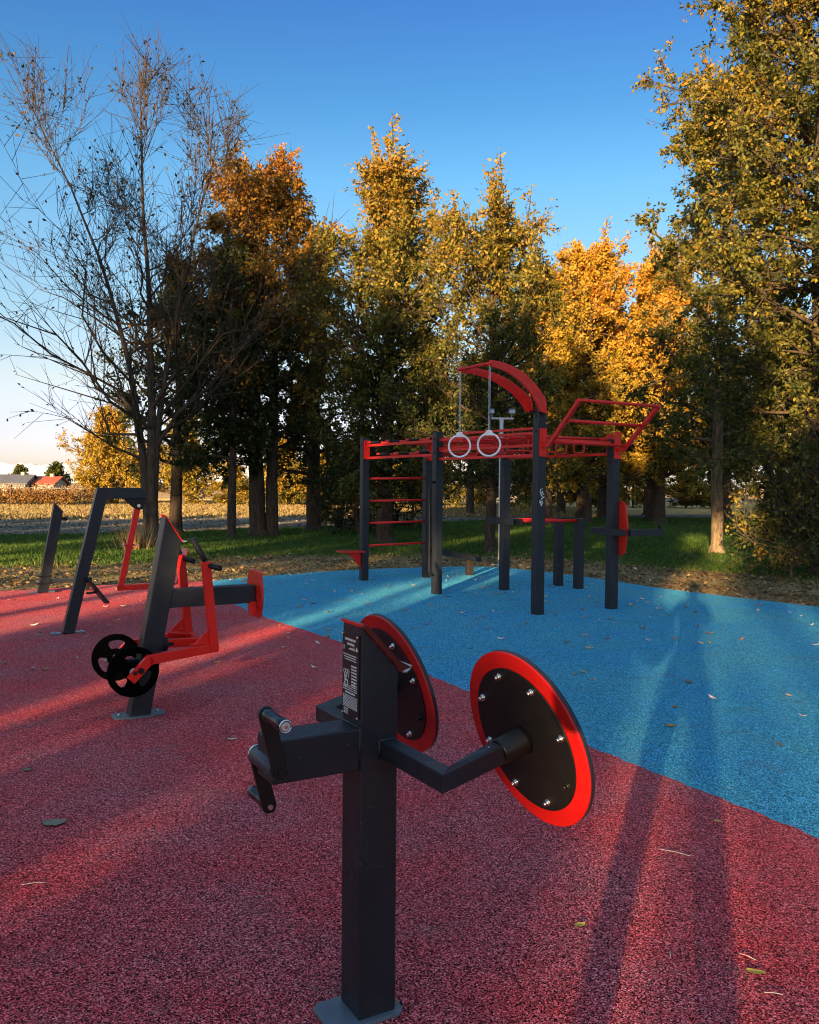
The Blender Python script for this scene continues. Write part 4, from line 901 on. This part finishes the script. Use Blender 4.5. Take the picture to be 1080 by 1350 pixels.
for polyn, cnt, where in ((bpoly, 185, 'blue'), (rpoly, 60, 'red')):
    k_ = 0
    while k_ < cnt:
        if where == 'blue': fx, fy = pr.uniform(-.6, .6), pr.uniform(5, 17) if pr.random() < .35 else pr.uniform(8.5, 17)
        else: fx, fy = pr.uniform(-.55, .5), pr.uniform(4.5, 13.5) if pr.random() < .2 else pr.uniform(7, 13.5)
        px_, py_ = fx * fy, fy
        if not in_poly(np.array([px_]), np.array([py_]), polyn)[0]: continue
        i = pr.choice((0, 0, 1, 1, 4, 4, 3, 2)); o = bpy.data.objects.new('fallen_leaf', shapes[i]); COL.objects.link(o)
        o.location = (px_, py_, .001); o.rotation_euler = (pr.uniform(-.25, .25), pr.uniform(-.25, .25), pr.uniform(0, 6.28)); s_ = pr.uniform(.55, 1.35); o.scale = (s_, s_ * pr.uniform(.6, 1.2), s_)
        tag(o, 'small dry leaf lying loose on the %s rubber surface' % where, 'leaf', 'fallen leaves on the %s rubber' % where); k_ += 1
def oneleaf(nm, px, py, L_, wd, curl, m, rz, label, cat='leaf'):
    me = leafobj(nm, L_, wd, curl, m, int(px)); o = bpy.data.objects.new(nm, me); COL.objects.link(o); g = G(px, py); o.location = (g.x, g.y, .002); o.rotation_euler = (0, 0, rz); tag(o, label, cat); return o
oneleaf('fallen_leaf', 72, 1087, .115, .08, .16, leafm[3], .3, 'large curled grey brown leaf on the red surface at the far left')
oneleaf('fallen_leaf', 997, 1283, .062, .030, .07, leafm[2], -.3, 'bright yellow leaf on the red surface near the lower right corner')
oneleaf('fallen_leaf', 765, 1221, .046, .028, .12, leafm[2], .5, 'small tan yellow leaf on the red surface below the larger disc')
oneleaf('fallen_leaf', 947, 1084, .042, .022, .1, leafm[2], -.4, 'small yellow leaf just below the blue edge at the right')
oneleaf('fallen_leaf', 36, 1017, .06, .03, .3, leafm[3], .1, 'grey brown leaf beside the red light streaks at the left edge')
oneleaf('fallen_leaf', 306, 976, .055, .028, .3, leafm[0], .1, 'pale leaf on the red surface just left of the hand crank')
def straw(px, py, L_, rz, label):
    g = G(px, py, .003); d = V((math.cos(rz), math.sin(rz), 0)); p = g - d * L_ / 2; q = g + d * L_ / 2
    tag(MB().tube([p, p.lerp(q, .5) + V((-d.y, d.x, 0)) * L_ * .03 + Z3 * .002, q], .0014, 6).build('straw', leafm[4], loc=g), label, 'straw')
straw(44, 1165, .085, .25, 'white straw lying on the red surface at the lower left')
straw(890, 1124, .13, -.55, 'long thin straw across the shadow on the red surface')
straw(985, 1261, .06, -.8, 'short straw just above the bright yellow leaf')
straw(1020, 1310, .055, -.2, 'short straw below the bright yellow leaf')
straw(884, 1258, .04, 1.3, 'tiny upright looking straw in the shadow at the lower right')

# ------------------------------------------------------------------ behind the camera: the person taking the picture and the trees that shade the place
def person():
    px_, py_ = NS.x * -.10 - TS.x * .45, NS.y * -.10 - TS.y * .45
    o = V((px_, py_, 0)); X = NS; Y = TS
    J = {}
    def j(n, x, y, z, r, par=None): J[n] = (o + X * x + Y * y + Z3 * z, r, par)
    j('pelvis', 0, 0, .92, .13); j('belly', 0, 0, 1.06, .135, 'pelvis'); j('chest', 0, 0, 1.28, .15, 'belly'); j('collar', 0, 0, 1.43, .10, 'chest'); j('neck', 0, .01, 1.52, .055, 'collar'); j('head', 0, .03, 1.62, .085, 'neck'); j('crown', 0, .02, 1.72, .065, 'head')
    for s in (-1, 1):
        q = 'l' if s < 0 else 'r'
        j(q + 'hip', s * .11, 0, .84, .10, 'pelvis'); j(q + 'knee', s * .16, .02, .48, .068, q + 'hip'); j(q + 'ankle', s * .21, 0, .10, .042, q + 'knee'); j(q + 'heel', s * .21, .02, .045, .042, q + 'ankle'); j(q + 'toe', s * .24, .17, .03, .032, q + 'heel')
        j(q + 'shoulder', s * .19, 0, 1.41, .06, 'collar'); j(q + 'elbow', s * .205, .13, 1.24, .045, q + 'shoulder'); j(q + 'wrist', s * .09, .27, 1.38, .03, q + 'elbow'); j(q + 'hand', s * .055, .31, 1.45, .030, q + 'wrist')
    names = list(J); me = bpy.data.meshes.new('person')
    me.from_pydata([tuple(J[n][0] - o) for n in names], [(names.index(J[n][2]), names.index(n)) for n in names if J[n][2]], [])
    ob = bpy.data.objects.new('person', me); COL.objects.link(ob); ob.location = o
    md = ob.modifiers.new('skin', 'SKIN')
    bpy.context.view_layer.objects.active = ob
    me.skin_vertices or None
    if not me.skin_vertices: 
        import bmesh
        bm = bmesh.new(); bm.from_mesh(me); bm.verts.layers.skin.verify(); bm.to_mesh(me); bm.free()
    for i, n in enumerate(names): me.skin_vertices[0].data[i].radius = (J[n][1], J[n][1])
    me.skin_vertices[0].data[0].use_root = True
    ob.modifiers.new('sub', 'SUBSURF').levels = 2; ob.modifiers['sub'].render_levels = 2
    me.materials.append(paint('dark_jacket', (.03, .035, .05), .8))
    tag(ob, 'person in dark clothes standing with legs apart and both hands raised', 'person')
    k = MB(); k.tube([o + Y * .0 + Z3 * 1.60, o + Y * .005 + Z3 * 1.68, o + Y * .015 + Z3 * 1.75, o + Y * .02 + Z3 * 1.79], [.10, .112, .095, .03], 20); k.build('hair', mat('brown_hair', (.04, .025, .015), .7), ob)
person()
def occluder(s, u, H_, cb, rad, n, label, seed, leaf=.26, r0=.17, shape=None, cat='tree', nm='shade_tree'):
    x, y = sunpos(s, u); H_ *= 1.09
    make_tree(nm, label, x, y, H_, r0, cb, shape or [(0, rad * .7), (cb, rad * .8), (cb + .2 * (1 - cb), rad), (.7, rad * .95), (.9, rad * .6), (1, .3)], 46, n, leaf, L_OLIV, seed, cat=cat, elev=(0, 50), sec=8, tw=4, group='trees behind the photographer', rjit=(.6, 1.02))
occluder(3.0, 20, 8.2, .42, 2.35, 20000, 'small crowned tree right of the photographer', 201)
occluder(-.05, 21, 8.2, .69, 1.25, 5000, 'slim high crowned tree straight behind the photographer', 200, r0=.08)
occluder(-1.58, 20, 9.6, .17, 1.22, 30000, 'narrow low branched tree behind the photographer', 202)
occluder(-4.0, 22, 9.5, .44, 1.7, 12000, 'tall clear stemmed tree left of the photographer', 203)
occluder(-5.5, 18, 4.2, .1, 1.15, 6000, 'dense shrub left of the photographer', 204, cat='shrub', nm='shade_shrub')
occluder(-7.75, 21, 10.4, .37, 1.9, 10000, 'second clear stemmed tree left of the photographer', 205)
occluder(-10.6, 23, 13.0, .34, 2.2, 12000, 'third clear stemmed tree left of the photographer', 206)
occluder(-14.2, 22, 14.2, .31, 2.6, 15000, 'tallest tree left of the photographer', 207)
for i, (s, h_) in enumerate(((-18.5, 7.0), (-22.5, 6.1), (-26.5, 5.6), (-30.5, 5.5), (-34.5, 5.3))):
    occluder(s, 20 + (i % 2), h_, .50, 2.6, 11000, ('first', 'second', 'third', 'fourth', 'fifth')[i] + ' low tree of the row far left of the photographer', 210 + i)
occluder(.9, 42, 6.5, .50, 2.3, 2500, 'added sparse leaved tree behind the photographer that veils the sun', 221, leaf=.12, r0=.07)  # unseen foliage veil, added to thin and soften the sunlight
occluder(-3.3, 19, 2.9, .3, .95, 700, 'added low sparse shrub behind the photographer that dims the near sun streaks', 228, r0=.05, cat='shrub', nm='shade_shrub')  # unseen shrub, added to weaken the nearest sun streaks
occluder(-3.45, 16, 8.5, .5, .8, 2500, 'slim young tree beside the narrow low branched tree', 229, r0=.10)
for i, (s, u) in enumerate(((-8.75, 17), (-9.7, 25), (-11.7, 18), (-12.9, 19))):
    occluder(s, u, 8.5, .48, 1.1, 2500, ('first', 'second', 'third', 'fourth')[i] + ' slim young tree between the clear stemmed trees', 230 + i, r0=.11)
occluder(6.6, 22, 9.0, .3, 2.8, 12000, 'broad tree far right of the photographer', 220)
